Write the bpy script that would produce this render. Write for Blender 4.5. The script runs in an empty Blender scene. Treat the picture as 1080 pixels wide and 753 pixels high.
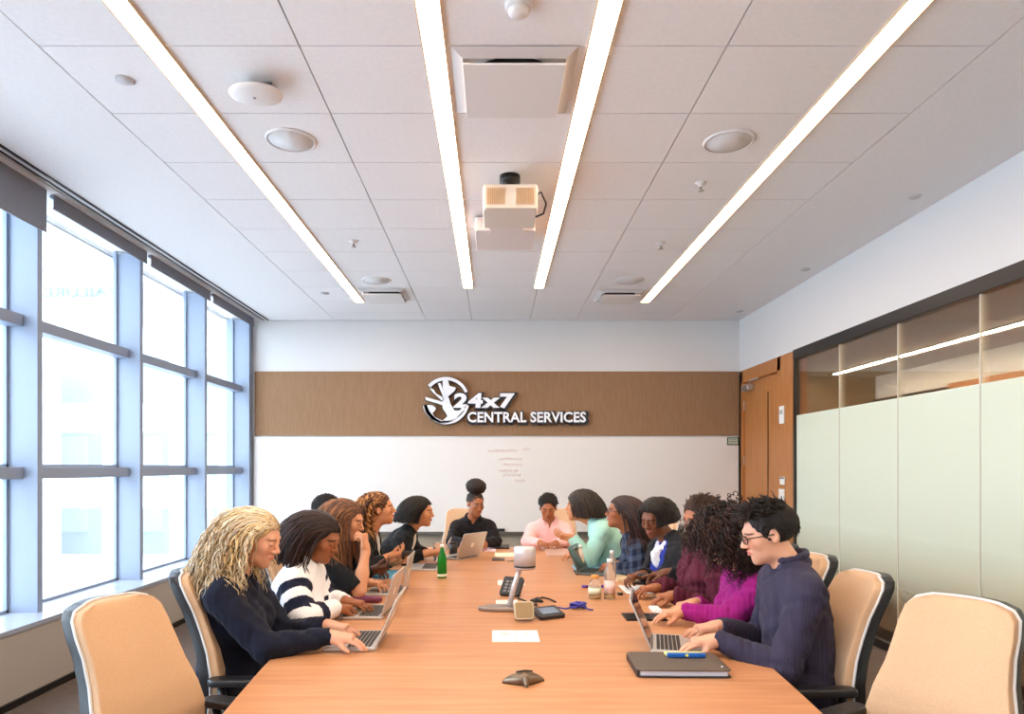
import bpy, math, random
import numpy as np
from mathutils import Vector, Matrix
R = math.radians
PI = math.pi
rng = random.Random(7)
COL = bpy.context.scene.collection
CAMZ = 1.53
FPX = 720.0
def V(*a): return np.array(a, dtype=float)
def at(px, py, d):                      # a point seen at pixel px,py, d metres in front of the camera
    return V((px-521)*d/FPX, d, CAMZ-(py-493)*d/FPX)
def on(px, py, z=0.76):                 # a point of the horizontal plane z seen at that pixel
    d = (CAMZ-z)*FPX/(py-493)
    return V((px-521)*d/FPX, d, z)
def nrm(v):
    v = np.asarray(v, float); return v/max(1e-9, np.linalg.norm(v))
def lin(c):
    return tuple(((x/255)/12.92 if x/255 <= .04045 else ((x/255+.055)/1.055)**2.4) for x in c)
# ------------------------------------------------------------------ materials
MATS = {}
def mat(name, rgb, rough=.5, metal=0, emit=None, es=0, spec=.5, coat=0, sheen=0):
    if name in MATS: return MATS[name]
    m = bpy.data.materials.new(name); m.use_nodes = True
    b = m.node_tree.nodes['Principled BSDF']
    b.inputs['Base Color'].default_value = (*lin(rgb), 1)
    b.inputs['Roughness'].default_value = rough
    b.inputs['Metallic'].default_value = metal
    b.inputs['Specular IOR Level'].default_value = spec
    b.inputs['Coat Weight'].default_value = coat
    b.inputs['Sheen Weight'].default_value = sheen
    if emit:
        b.inputs['Emission Color'].default_value = (*lin(emit), 1)
        b.inputs['Emission Strength'].default_value = es
    MATS[name] = m
    return m
def noise_mat(name, c1, c2, scale=5, stretch=(1, 1, 1), rough=.5, bump=0, detail=4, metal=0, coord='Object', spec=.5, sheen=0, lo=.35, hi=.65):
    if name in MATS: return MATS[name]
    m = mat(name, c1, rough, metal, spec=spec, sheen=sheen); nt = m.node_tree; b = nt.nodes['Principled BSDF']
    tc = nt.nodes.new('ShaderNodeTexCoord'); mp = nt.nodes.new('ShaderNodeMapping')
    mp.inputs['Scale'].default_value = stretch
    nz = nt.nodes.new('ShaderNodeTexNoise'); nz.inputs['Scale'].default_value = scale; nz.inputs['Detail'].default_value = detail
    cr = nt.nodes.new('ShaderNodeValToRGB')
    cr.color_ramp.elements[0].position = lo; cr.color_ramp.elements[1].position = hi
    cr.color_ramp.elements[0].color = (*lin(c1), 1); cr.color_ramp.elements[1].color = (*lin(c2), 1)
    nt.links.new(tc.outputs[coord], mp.inputs[0]); nt.links.new(mp.outputs[0], nz.inputs['Vector'])
    nt.links.new(nz.outputs['Fac'], cr.inputs[0]); nt.links.new(cr.outputs[0], b.inputs['Base Color'])
    if bump:
        bp = nt.nodes.new('ShaderNodeBump'); bp.inputs['Strength'].default_value = bump; bp.inputs['Distance'].default_value = .01
        nt.links.new(nz.outputs['Fac'], bp.inputs['Height']); nt.links.new(bp.outputs[0], b.inputs['Normal'])
    return m
def attr_mat(name, rough=.5, sheen=0, spec=.5, sss=0, bump=0, bscale=300):
    if name in MATS: return MATS[name]
    m = mat(name, (128, 128, 128), rough, spec=spec, sheen=sheen); nt = m.node_tree; b = nt.nodes['Principled BSDF']
    a = nt.nodes.new('ShaderNodeVertexColor'); a.layer_name = 'Col'
    nt.links.new(a.outputs['Color'], b.inputs['Base Color'])
    if sss:
        b.inputs['Subsurface Weight'].default_value = sss; b.inputs['Subsurface Scale'].default_value = .01
        b.inputs['Subsurface Radius'].default_value = (1, .35, .2)
    if bump:
        tc = nt.nodes.new('ShaderNodeTexCoord'); nz = nt.nodes.new('ShaderNodeTexNoise'); nz.inputs['Scale'].default_value = bscale
        bp = nt.nodes.new('ShaderNodeBump'); bp.inputs['Strength'].default_value = bump; bp.inputs['Distance'].default_value = .004
        nt.links.new(tc.outputs['Object'], nz.inputs['Vector'])
        nt.links.new(nz.outputs['Fac'], bp.inputs['Height']); nt.links.new(bp.outputs[0], b.inputs['Normal'])
    return m
def glass_mat(name, tint=(1, 1, 1), gloss=.5, rough=0.0, frost=None):
    """thin sheet: transparent plus fresnel gloss; frost = (z0, z1, z2) film that fades in from z0 to z1 and stops at z2"""
    if name in MATS: return MATS[name]
    m = bpy.data.materials.new(name); m.use_nodes = True; nt = m.node_tree; nt.nodes.clear()
    out = nt.nodes.new('ShaderNodeOutputMaterial'); tr = nt.nodes.new('ShaderNodeBsdfTransparent'); tr.inputs[0].default_value = (*tint, 1)
    gl = nt.nodes.new('ShaderNodeBsdfGlossy'); gl.inputs['Roughness'].default_value = rough
    fr = nt.nodes.new('ShaderNodeFresnel'); fr.inputs[0].default_value = 1.45
    mu = nt.nodes.new('ShaderNodeMath'); mu.operation = 'MULTIPLY'; mu.inputs[1].default_value = gloss
    mx = nt.nodes.new('ShaderNodeMixShader')
    L = nt.links.new
    L(fr.outputs[0], mu.inputs[0]); L(mu.outputs[0], mx.inputs[0]); L(tr.outputs[0], mx.inputs[1]); L(gl.outputs[0], mx.inputs[2])
    last = mx
    if frost:
        z0, z1, z2, rgb = frost
        geo = nt.nodes.new('ShaderNodeNewGeometry'); sx = nt.nodes.new('ShaderNodeSeparateXYZ'); L(geo.outputs['Position'], sx.inputs[0])
        mr = nt.nodes.new('ShaderNodeMapRange'); mr.inputs[1].default_value = z0; mr.inputs[2].default_value = z1; L(sx.outputs['Z'], mr.inputs[0])
        lt = nt.nodes.new('ShaderNodeMath'); lt.operation = 'LESS_THAN'; lt.inputs[1].default_value = z2; L(sx.outputs['Z'], lt.inputs[0])
        m2 = nt.nodes.new('ShaderNodeMath'); m2.operation = 'MULTIPLY'; L(mr.outputs[0], m2.inputs[0]); L(lt.outputs[0], m2.inputs[1])
        m3 = nt.nodes.new('ShaderNodeMath'); m3.operation = 'MULTIPLY'; m3.inputs[1].default_value = .96; L(m2.outputs[0], m3.inputs[0])
        df = nt.nodes.new('ShaderNodeBsdfPrincipled'); df.inputs['Base Color'].default_value = (*lin(rgb), 1); df.inputs['Roughness'].default_value = .28
        tl = nt.nodes.new('ShaderNodeBsdfTranslucent'); tl.inputs[0].default_value = (*lin(rgb), 1)
        ma = nt.nodes.new('ShaderNodeMixShader'); ma.inputs[0].default_value = .22; L(df.outputs[0], ma.inputs[1]); L(tl.outputs[0], ma.inputs[2])
        mb = nt.nodes.new('ShaderNodeMixShader'); L(m3.outputs[0], mb.inputs[0]); L(mx.outputs[0], mb.inputs[1]); L(ma.outputs[0], mb.inputs[2])
        last = mb
    L(last.outputs[0], out.inputs[0]); MATS[name] = m
    return m
# ------------------------------------------------------------------ objects
def tag(o, label=None, cat=None, group=None, kind=None):
    if label: o['label'] = label
    if cat: o['category'] = cat
    if group: o['group'] = group
    if kind: o['kind'] = kind
    return o
def thing(name, label, cat, loc=(0, 0, 0), rz=0, group=None):
    o = bpy.data.objects.new(name, None); COL.objects.link(o); o.empty_display_size = .1
    o.location = tuple(float(a) for a in loc); o.rotation_euler = (0, 0, rz)
    return tag(o, label, cat, group)
def children(o): return list(o.children)
def copy_tree(o, parent=None):
    c = o.copy(); COL.objects.link(c); c.parent = parent
    for ch in list(o.children): copy_tree(ch, c)
    return c
class MB:
    def __init__(s): s.v = []; s.f = []; s.sm = []
    def add(s, vs, fs, smooth=False):
        n = len(s.v); s.v += [tuple(float(a) for a in v) for v in vs]; s.f += [tuple(i+n for i in f) for f in fs]; s.sm += [smooth]*len(fs); return s
    def box(s, c, size, rot=None):
        h = [a/2 for a in size]; vs = []
        for x in (-1, 1):
            for y in (-1, 1):
                for z in (-1, 1):
                    p = Vector((x*h[0], y*h[1], z*h[2]))
                    if rot is not None: p = rot @ p
                    vs.append((c[0]+p[0], c[1]+p[1], c[2]+p[2]))
        return s.add(vs, [(0, 1, 3, 2), (4, 6, 7, 5), (0, 4, 5, 1), (2, 3, 7, 6), (0, 2, 6, 4), (1, 5, 7, 3)])
    def rbox(s, c, size, r=.01, rot=None, n=4):
        """box with vertical edges rounded"""
        hx, hy = size[0]/2, size[1]/2; r = min(r, hx*.99, hy*.99); pts = []
        for (sx, sy, a0) in ((1, 1, 0), (-1, 1, 90), (-1, -1, 180), (1, -1, 270)):
            for k in range(n+1):
                a = R(a0+90*k/n); pts.append((sx*(hx-r)+r*math.cos(a), sy*(hy-r)+r*math.sin(a)))
        return s.prism(pts, -size[2]/2, size[2]/2, c, rot)
    def prism(s, pts, z0, z1, c=(0, 0, 0), rot=None, bev=0):
        n = len(pts); vs = []
        area = sum(pts[i][0]*pts[(i+1) % n][1]-pts[(i+1) % n][0]*pts[i][1] for i in range(n))
        if area < 0: pts = pts[::-1]
        for z in (z0, z1):
            for (x, y) in pts:
                p = Vector((x, y, z))
                if rot is not None: p = rot @ p
                vs.append((c[0]+p[0], c[1]+p[1], c[2]+p[2]))
        fs = [tuple(range(n-1, -1, -1)), tuple(range(n, 2*n))]
        fs += [(i, (i+1) % n, n+(i+1) % n, n+i) for i in range(n)]
        return s.add(vs, fs)
    def lathe(s, prof, c=(0, 0, 0), n=28, rot=None, cap=True):
        vs = []; fs = []
        for (r, z) in prof:
            for k in range(n):
                a = 2*PI*k/n; p = Vector((r*math.cos(a), r*math.sin(a), z))
                if rot is not None: p = rot @ p
                vs.append((c[0]+p[0], c[1]+p[1], c[2]+p[2]))
        for j in range(len(prof)-1):
            for k in range(n):
                k2 = (k+1) % n; fs.append((j*n+k, j*n+k2, (j+1)*n+k2, (j+1)*n+k))
        if cap:
            fs.append(tuple(range(n-1, -1, -1))); m = (len(prof)-1)*n; fs.append(tuple(range(m, m+n)))
        return s.add(vs, fs, True)
    def tube(s, pts, r, n=8, close=False):
        pts = [Vector(tuple(float(a) for a in p)) for p in pts]; N = len(pts)
        rs = r if hasattr(r, '__len__') else [r]*N
        vs = []; fs = []; up = None
        for i, p in enumerate(pts):
            t = (pts[min(i+1, N-1)]-pts[max(i-1, 0)]).normalized()
            if up is None:
                up = Vector((0, 0, 1)) if abs(t.z) < .9 else Vector((1, 0, 0))
            a = t.cross(up).normalized(); b = a.cross(t).normalized(); up = b
            for k in range(n):
                an = 2*PI*k/n; q = p+(a*math.cos(an)+b*math.sin(an))*rs[i]; vs.append(q[:])
        for i in range(N-1):
            for k in range(n):
                k2 = (k+1) % n; fs.append((i*n+k, (i+1)*n+k, (i+1)*n+k2, i*n+k2))
        fs.append(tuple(range(n))); fs.append(tuple(range((N-1)*n+n-1, (N-1)*n-1, -1)))
        return s.add(vs, fs, True)
    def ell(s, c, r, n=20, m=12, rot=None):
        prof = []
        vs = []; fs = []
        for j in range(m+1):
            th = PI*j/m
            for k in range(n):
                a = 2*PI*k/n; p = Vector((r[0]*math.sin(th)*math.cos(a), r[1]*math.sin(th)*math.sin(a), -r[2]*math.cos(th)))
                if rot is not None: p = rot @ p
                vs.append((c[0]+p[0], c[1]+p[1], c[2]+p[2]))
        for j in range(m):
            for k in range(n):
                k2 = (k+1) % n; fs.append((j*n+k, j*n+k2, (j+1)*n+k2, (j+1)*n+k))
        return s.add(vs, fs, True)
    def quad(s, a, b, c, d): return s.add([a, b, c, d], [(0, 1, 2, 3)])
    def build(s, name, m, parent=None, bevel=0, seg=2, loc=None, kind=None):
        me = bpy.data.meshes.new(name); me.from_pydata(s.v, [], s.f); me.validate()
        me.polygons.foreach_set('use_smooth', (s.sm if len(s.sm) == len(me.polygons) else [False]*len(me.polygons)))
        me.materials.append(m); me.update()
        o = bpy.data.objects.new(name, me); COL.objects.link(o)
        if parent is not None: o.parent = parent
        if loc is not None: o.location = loc
        if bevel:
            b = o.modifiers.new('bevel', 'BEVEL'); b.width = bevel; b.segments = seg; b.limit_method = 'ANGLE'; b.angle_limit = R(40)
            o.modifiers.new('normals', 'WEIGHTED_NORMAL')
        if kind: o['kind'] = kind
        return o
def single(mb, name, m, label, cat, origin=(0, 0, 0), group=None, bevel=0):
    """a thing that is one mesh, its origin at its base"""
    mb.v = [(a-origin[0], b-origin[1], c-origin[2]) for (a, b, c) in mb.v]
    o = mb.build(name, m, None, bevel); o.location = tuple(float(a) for a in origin)
    return tag(o, label, cat, group)
def np_mesh(name, verts, quads, m, parent=None, cols=None):
    me = bpy.data.meshes.new(name); nv, nq = len(verts), len(quads)
    me.vertices.add(nv); me.vertices.foreach_set('co', np.ascontiguousarray(verts, dtype=np.float32).ravel())
    me.loops.add(nq*4); me.loops.foreach_set('vertex_index', np.ascontiguousarray(quads, dtype=np.int32).ravel())
    me.polygons.add(nq); me.polygons.foreach_set('loop_start', np.arange(0, nq*4, 4, dtype=np.int32))
    me.polygons.foreach_set('loop_total', np.full(nq, 4, dtype=np.int32))
    me.update(calc_edges=True)
    me.polygons.foreach_set('use_smooth', np.ones(nq, dtype=bool))
    if cols is not None:
        ca = me.color_attributes.new('Col', 'FLOAT_COLOR', 'POINT')
        c4 = np.ones((nv, 4), dtype=np.float32); c4[:, :3] = cols; ca.data.foreach_set('color', c4.ravel())
    me.materials.append(m); me.update()
    o = bpy.data.objects.new(name, me); COL.objects.link(o)
    if parent is not None: o.parent = parent
    return o
# ------------------------------------------------------------------ implicit surfaces
def cap(a, b, ra, rb, k=.02, op='u'):
    a = np.asarray(a, float); b = np.asarray(b, float); r = max(ra, rb)
    return dict(t='c', a=a, b=b, ra=ra, rb=rb, k=k, op=op, lo=np.minimum(a, b)-r, hi=np.maximum(a, b)+r)
def ell(c, r, M=None, k=.02, op='u'):
    c = np.asarray(c, float); r = np.asarray(r, float); M = np.eye(3) if M is None else np.asarray(M, float)
    e = np.sqrt(((M.T*r)**2).sum(axis=1))      # M rows are the local axes
    return dict(t='e', c=c, r=r, M=M, k=k, op=op, lo=c-e, hi=c+e)
def rbx(c, h, rr, M=None, k=.02, op='u'):
    c = np.asarray(c, float); h = np.asarray(h, float); M = np.eye(3) if M is None else np.asarray(M, float)
    e = np.abs(M.T*h).sum(axis=1)+rr
    return dict(t='b', c=c, h=h-rr*0, rr=rr, M=M, k=k, op=op, lo=c-e, hi=c+e)
def pd(p, X, Y, Z):
    if p['t'] == 'c':
        a, b = p['a'], p['b']; ab = b-a; L = max(1e-12, ab @ ab)
        x, y, z = X-a[0], Y-a[1], Z-a[2]
        t = np.clip((x*ab[0]+y*ab[1]+z*ab[2])/L, 0, 1)
        return np.sqrt((x-t*ab[0])**2+(y-t*ab[1])**2+(z-t*ab[2])**2)-(p['ra']+(p['rb']-p['ra'])*t)
    c, M = p['c'], p['M']; x, y, z = X-c[0], Y-c[1], Z-c[2]
    q = [M[i, 0]*x+M[i, 1]*y+M[i, 2]*z for i in range(3)]
    if p['t'] == 'e':
        r = p['r']; k0 = np.sqrt((q[0]/r[0])**2+(q[1]/r[1])**2+(q[2]/r[2])**2)
        k1 = np.sqrt((q[0]/r[0]**2)**2+(q[1]/r[1]**2)**2+(q[2]/r[2]**2)**2)+1e-9
        return np.where(k0 < .05, -min(r), k0*(k0-1)/k1)
    h = p['h']; d = [np.abs(q[i])-(h[i]-p['rr']) for i in range(3)]
    return np.sqrt(sum(np.maximum(e, 0)**2 for e in d))+np.minimum(np.maximum(np.maximum(d[0], d[1]), d[2]), 0)-p['rr']
def smin(a, b, k):
    h = np.maximum(k-np.abs(a-b), 0)/k
    return np.minimum(a, b)-h*h*k*.25
def sd(prims, P):
    X, Y, Z = P[:, 0], P[:, 1], P[:, 2]; F = np.full(len(P), .5)
    for p in prims:
        d = pd(p, X, Y, Z)
        F = smin(F, d, p['k']) if p['op'] == 'u' else -smin(-F, d, p['k'])
    return F
def surf(prims, res):
    U = [p for p in prims if p['op'] == 'u']
    lo = np.min([p['lo'] for p in U], axis=0)-res*3-.01; hi = np.max([p['hi'] for p in U], axis=0)+res*3+.01
    n = np.ceil((hi-lo)/res).astype(int)+1
    ax = [(lo[i]+np.arange(n[i])*res).astype(np.float32) for i in range(3)]
    F = np.full(n, .06, dtype=np.float32)
    for p in prims:
        m = p['k']+2*res+.004
        i0 = np.clip(np.floor((p['lo']-m-lo)/res).astype(int), 0, n-1); i1 = np.clip(np.ceil((p['hi']+m-lo)/res).astype(int)+1, 1, n)
        if (i1 <= i0).any(): continue
        sl = tuple(slice(i0[i], i1[i]) for i in range(3))
        d = pd(p, ax[0][sl[0]][:, None, None], ax[1][sl[1]][None, :, None], ax[2][sl[2]][None, None, :]).astype(np.float32)
        F[sl] = smin(F[sl], d, p['k']) if p['op'] == 'u' else -smin(-F[sl], d, p['k'])
    I = F < 0
    cnt = np.zeros(n-1, dtype=np.int8)
    for a in (0, 1):
        for b in (0, 1):
            for c in (0, 1): cnt += I[a:n[0]-1+a, b:n[1]-1+b, c:n[2]-1+c]
    act = (cnt > 0) & (cnt < 8)
    ci = np.argwhere(act); idx = np.full(n-1, -1, dtype=np.int32); idx[act] = np.arange(len(ci))
    acc = np.zeros((len(ci), 3)); w = np.zeros(len(ci))
    for axis in range(3):
        o1, o2 = [i for i in range(3) if i != axis]
        for u in (0, 1):
            for v in (0, 1):
                A = ci.copy(); A[:, o1] += u; A[:, o2] += v; B = A.copy(); B[:, axis] += 1
                fa = F[A[:, 0], A[:, 1], A[:, 2]]; fb = F[B[:, 0], B[:, 1], B[:, 2]]
                s = (fa < 0) != (fb < 0); t = fa/np.where(fa == fb, 1, fa-fb)
                pt = A.astype(float); pt[:, axis] += t
                acc[s] += pt[s]; w[s] += 1
    verts = lo+acc/w[:, None]*res
    Q = []
    for axis in range(3):
        o1, o2 = [(1, 2), (2, 0), (0, 1)][axis]
        sa = [slice(None)]*3; sb = [slice(None)]*3; sa[axis] = slice(0, n[axis]-1); sb[axis] = slice(1, n[axis])
        ia, ib = I[tuple(sa)], I[tuple(sb)]; E = np.argwhere(ia != ib)
        E = E[(E[:, o1] > 0) & (E[:, o2] > 0) & (E[:, o1] < n[o1]-1) & (E[:, o2] < n[o2]-1)]
        flip = ia[E[:, 0], E[:, 1], E[:, 2]]
        def g(du, dv):
            C = E.copy(); C[:, o1] += du; C[:, o2] += dv; return idx[C[:, 0], C[:, 1], C[:, 2]]
        q = np.stack([g(-1, -1), g(0, -1), g(0, 0), g(-1, 0)], axis=1)
        q[~flip] = q[~flip][:, ::-1]; Q.append(q)
    Q = np.concatenate(Q); Q = Q[(Q >= 0).all(axis=1)]
    return verts, Q
def vnormals(v, q):
    a = v[q[:, 2]]-v[q[:, 0]]; b = v[q[:, 3]]-v[q[:, 1]]; f = np.cross(a, b); n = np.zeros_like(v)
    for i in range(4): np.add.at(n, q[:, i], f)
    return n/np.maximum(1e-12, np.linalg.norm(n, axis=1))[:, None]
def relax(v, q, it=2):
    e = np.concatenate([q[:, [0, 1]], q[:, [1, 2]], q[:, [2, 3]], q[:, [3, 0]]])
    for _ in range(it):
        acc = np.zeros_like(v); c = np.zeros(len(v))
        for (i, j) in ((0, 1), (1, 0)):
            for ax in range(3): acc[:, ax] += np.bincount(e[:, i], weights=v[e[:, j], ax], minlength=len(v))
            c += np.bincount(e[:, i], minlength=len(v))
        v = v*.5+.5*acc/np.maximum(c, 1)[:, None]
    return v
# ================================================================== camera, light, room
sc = bpy.context.scene
cd = bpy.data.cameras.new('camera'); cam = bpy.data.objects.new('camera', cd); COL.objects.link(cam); sc.camera = cam
cam.location = (0, 0, CAMZ); cam.rotation_euler = (PI/2, 0, 0); cd.sensor_width = 36; cd.lens = 24
cd.shift_x = 19/1080; cd.shift_y = 116.5/1080; cd.clip_start = .05; cd.clip_end = 300
sc.view_settings.view_transform = 'Standard'; sc.view_settings.look = 'None'; sc.view_settings.gamma = 1; sc.view_settings.exposure = 1.22
sc.view_settings.use_curve_mapping = False
w = bpy.data.worlds.new('World'); sc.world = w; w.use_nodes = True
bg = w.node_tree.nodes['Background']; bg.inputs[0].default_value = (.74, .87, 1, 1); bg.inputs[1].default_value = 4.6
XL, XR, YB, ZC, Y0 = -3.23, 3.29, 9.15, 3.50, -2.2
XG = -3.46                      # window glass plane
M_white = mat('white_paint', (222, 219, 216), .6)
M_ceil = noise_mat('ceiling_tile_paint', (236, 232, 230), (240, 236, 234), 40, rough=.9, spec=.1)
M_gap = mat('tile_gap', (150, 142, 138), .9)
M_band = noise_mat('brown_fabric_panel', (148, 113, 84), (156, 121, 91), 60, (1, 1, .1), rough=.8, spec=.2)
M_board = mat('whiteboard_enamel', (232, 226, 220), .32, spec=.4)
M_beige = mat('beige_wall_paint', (170, 156, 136), .7)
M_wood = noise_mat('oak_veneer', (176, 112, 60), (190, 126, 70), 6, (4, 4, .35), rough=.45)
M_black = mat('black_metal', (18, 17, 17), .35)
M_mull = mat('pale_aluminium_paint', (140, 152, 172), .45)
M_ledge = mat('ledge_panel_laminate', (176, 168, 158), .6)
M_sill = mat('pale_sill_laminate', (160, 168, 184), .25)
M_floor = noise_mat('grey_brown_carpet', (92, 80, 74), (112, 99, 91), 9, (1, 9, 1), rough=.9, bump=.3, spec=.1)
M_shade = noise_mat('grey_roller_fabric', (128, 134, 148), (138, 144, 158), 150, rough=.85)
M_glass = glass_mat('window_glass', (.97, .99, 1), .35)
def st(name, mb, m, bevel=0):
    o = mb.build(name, m, None, bevel); o['kind'] = 'structure'; return o
# floor and slab
st('floor', MB().box((.0, 3.5, -.05), (7.4, 11.6, .1)), M_floor)
# ceiling: slab with panels under it, small reveals between the panels
gx = [-2.13, -1.51, -.91, -.30, .48, 1.09, 1.69, 2.32]
c = MB(); zb = ZC+.012
c.box((0, 3.5, ZC+.07), (7.4, 11.6, .1))
g = .004
ys = [3.19+.61*k-.61*9 for k in range(9)]+[3.19+.61*k for k in range(10)]+[9.135]
ys = [y for y in ys if y > -2.2]
def panel(x0, x1, y0, y1): c.box(((x0+x1)/2, (y0+y1)/2, ZC+.011), (x1-x0-2*g, y1-y0-2*g, .022))
cols = [(-2.13, -.91), (-.91, -.30), (-.30, .48), (.48, 1.09), (1.09, 2.32)]
for (x0, x1) in cols:
    for a, b in zip([-2.2]+ys[:-1], ys): panel(x0, x1, a, b)
panel(-3.10, -2.13, -2.2, 9.145); c.box((-3.30, 3.5, ZC+.011), (.36, 11.4, .022)); panel(2.32, XR+.02, -2.2, 9.145)
o = st('ceiling', c, M_ceil)
st('trim_1', MB().box((.0, 3.5, ZC+.0185), (7.2, 11.4, .003)), M_gap)       # dark reveals above the panels
st('trim_2', MB().box((-3.065, 3.5, ZC-.003), (.012, 11.2, .02)).box((-3.01, 3.5, ZC-.003), (.012, 11.2, .02)), M_black)
st('trim_10', MB().box((-3.04, 3.5, ZC-.0005), (.04, 11.2, .006)), M_white)
# back wall: white above, brown band, whiteboard, beige below
st('wall_back', MB().box((0, YB+.08, 1.75), (7.4, .16, 3.55)), M_white)
st('trim_3', MB().box(((XL+.02+XR)/2, YB-.012, (1.955+2.815)/2), (XR-XL-.04, .024, .86)), M_band, .003)
st('trim_4', MB().box(((XL+.04+XR)/2, YB-.01, .32), (XR-XL, .02, .64)), M_beige)
wb = thing('whiteboard', 'wall-to-wall white marker board under the brown band at the far end', 'whiteboard', ((XL+XR)/2, YB-.01, .66))
wbw = XR-XL-.05
MB().box((0, -.012, .63), (wbw, .024, 1.29)).build('writing_surface', M_board, wb, .003)
MB().box((0, -.045, -.01), (wbw, .09, .022)).box((0, -.085, .008), (wbw, .012, .02)).build('marker_tray', mat('tray_metal', (120, 116, 108), .4, .6), wb, .003)
mk = MB(); rg = random.Random(3)
for (x0, y0, L) in ((514, 475.5, 32), (526, 484, 26), (530, 490, 22), (526, 496.5, 22), (530, 501, 20), (543, 507, 12), (551, 474, 9)):
    p0 = at(x0, y0, YB-.034); pts = []
    for i in range(int(L*1.6)):
        pts.append((p0[0]-(XL+XR)/2+i*.62/78.7, -.0245, p0[2]-.66+(.025*math.sin(i*1.9+rg.random()))*(.5+rg.random()*.6)))
    mk.tube(pts, .0022, 4)
mk.build('marker_writing', mat('faded_pink_ink', (238, 196, 192), .6), wb)
single(MB().rbox((.06, YB-.052, .69), (.17, .045, .05), .01), 'board_eraser', mat('black_felt', (30, 28, 28), .8), 'black board eraser on the whiteboard tray behind the dark-shirted woman with a high bun', 'eraser', (.06, YB-.052, .665), bevel=.004)
sg = thing('wall_sign', 'small green-edged rectangular sign at the top right corner of the whiteboard', 'sign', (3.19, YB-.036, 1.88))
MB().box((0, 0, 0), (.155, .012, .105)).build('frame', mat('green_plastic', (52, 92, 62), .5), sg, .003)
MB().box((0, -.007, 0), (.125, .004, .075)).build('face', mat('pale_sign_face', (206, 214, 196), .5), sg)
sl = MB()
for z in (.02, 0, -.02): sl.box((0, -.010, z), (.095 if z else .11, .002, .007))
sl.build('printed_lines', mat('dark_green_print', (50, 78, 60), .6), sg)
# right wall: white soffit above, wood wall and door, then glass partition
st('wall_right', MB().box((XR+.09, 3.47, (2.81+3.55)/2), (.18, 11.4, .74)).box((XR+.14, -2.0, 1.3), (.1, .5, 3)), M_white)
YD = 7.45
st('wall_right_wood', MB().box((XR+.06, (YD+7.93)/2, 1.40), (.12, 7.93-YD, 2.81)).box((XR+.06, 9.1, 1.4), (.12, .1, 2.81)).box((XR+.06, 8.5, 2.73), (.12, 1.3, .16)), M_wood)
dr = thing('door_1', None, None, (XR+.03, 8.5, 0)); dr['kind'] = 'structure'
MB().box((0.03, 0, 1.32), (.05, 1.10, 2.62)).build('door_leaf', M_wood, dr, .003)
MB().box((0.003, -.22, 1.35), (.006, .035, 2.2)).build('recess', mat('dark_groove', (110, 66, 32), .6), dr)
hb = MB()
for z in (.4, 1.62, 2.35): hb.box((-.004, .56, z), (.012, .03, .12))
hb.build('hinge', mat('satin_steel', (190, 186, 180), .35, .8), dr, .003)
MB().box((-.04, .34, 2.56), (.07, .22, .08)).tube([(-.05, .24, 2.61), (-.09, .1, 2.63), (-.03, .0, 2.64)], .01).build('closer', mat('satin_steel', (0, 0, 0)), dr, .006)
st('trim_5', MB().box((XR-.004, 9.12, 1.38), (.01, .05, 2.76)), M_black)
st('trim_6', MB().box((XR+.0, YD-.02, 1.40), (.05, .045, 2.81)), M_black)
st('trim_7', MB().box((XR, (YD+Y0)/2, 2.755), (.06, YD-Y0, .11)), M_black, .004)
st('trim_8', MB().box((XR, (YD+Y0)/2, .035), (.05, YD-Y0, .07)), M_black, .004)
def plate(x, y, z, w, h, name, lab, parts=()):
    t = thing(name, lab, 'wall switch' if 'switch' in name else 'wall control', (x, y, z))
    MB().box((0, 0, 0), (.016, w, h)).build('plate', mat('white_plastic', (238, 234, 228), .4), t, .004)
    for (dy, dz, ww, hh, m) in parts: MB().box((-.011, dy, dz), (.008, ww, hh)).build('rocker', m, t, .002)
WP = mat('white_plastic', (238, 234, 228), .4); GP = mat('grey_plastic', (120, 120, 122), .4)
plate(XR-.01, 7.78, 2.13, .12, .2, 'thermostat', 'white thermostat plate, uppermost of the three plates on the wood wall', ((.0, .03, .07, .05, mat('lcd_grey', (176, 182, 170), .3)),))
plate(XR-.01, 7.76, 1.38, .12, .09, 'call_button', 'small white wall plate with a dark bar, middle of the three on the wood wall', ((0, .03, .10, .02, GP),))
plate(XR-.01, 7.78, 1.22, .14, .13, 'light_switch', 'white double light switch, lowest of the three plates on the wood wall', ((-.03, 0, .03, .07, WP), (.03, 0, .03, .07, WP)))
M_part = glass_mat('partition_glass', (.93, .92, .88), .75, frost=(.38, .98, 2.095, (226, 234, 218)))
yj = [7.43-.94*k for k in range(11)]
for i in range(10):
    a, b = yj[i+1], yj[i]
    o = st('window_%d' % (i+10), MB().box((XR, (a+b)/2, 1.385), (.012, b-a-.012, 2.64)), M_part)
    MB().box((XR-.001, a, 1.385), (.016, .010, 2.64)).build('pane_joint', mat('joint_silicone', (205, 200, 186), .3), o)
# corridor beyond the partition
M_corr = noise_mat('corridor_brown_wall', (112, 92, 64), (126, 104, 74), 2, (1, 1, 6), rough=.5)
st('wall_corridor', MB().box((5.68, 3.5, 1.25), (.12, 13, 2.5)), M_corr)
st('wall_corridor_upper', MB().box((5.66, 3.5, 2.69), (.14, 13, .34)), M_white)
st('trim_9', MB().box((5.58, 10.1, 2.485), (.03, 3.4, .08)), M_black)
st('wall_corridor_wood', MB().box((5.60, 3.4, 1.28), (.04, 10, 2.56)), M_wood)
st('wall_corridor_end', MB().box((4.5, 10.1, 1.45), (2.4, .1, 3.0)).box((4.5, -2.9, 1.45), (2.4, .1, 3.0)), M_corr)
st('floor_corridor', MB().box((4.55, 3.5, -.05), (2.3, 13, .1)), mat('corridor_carpet', (84, 68, 50), .8))
st('ceiling_corridor', MB().box((4.55, 3.5, 2.90), (2.3, 13, .08)), mat('corridor_ceiling', (168, 152, 128), .7))
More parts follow.
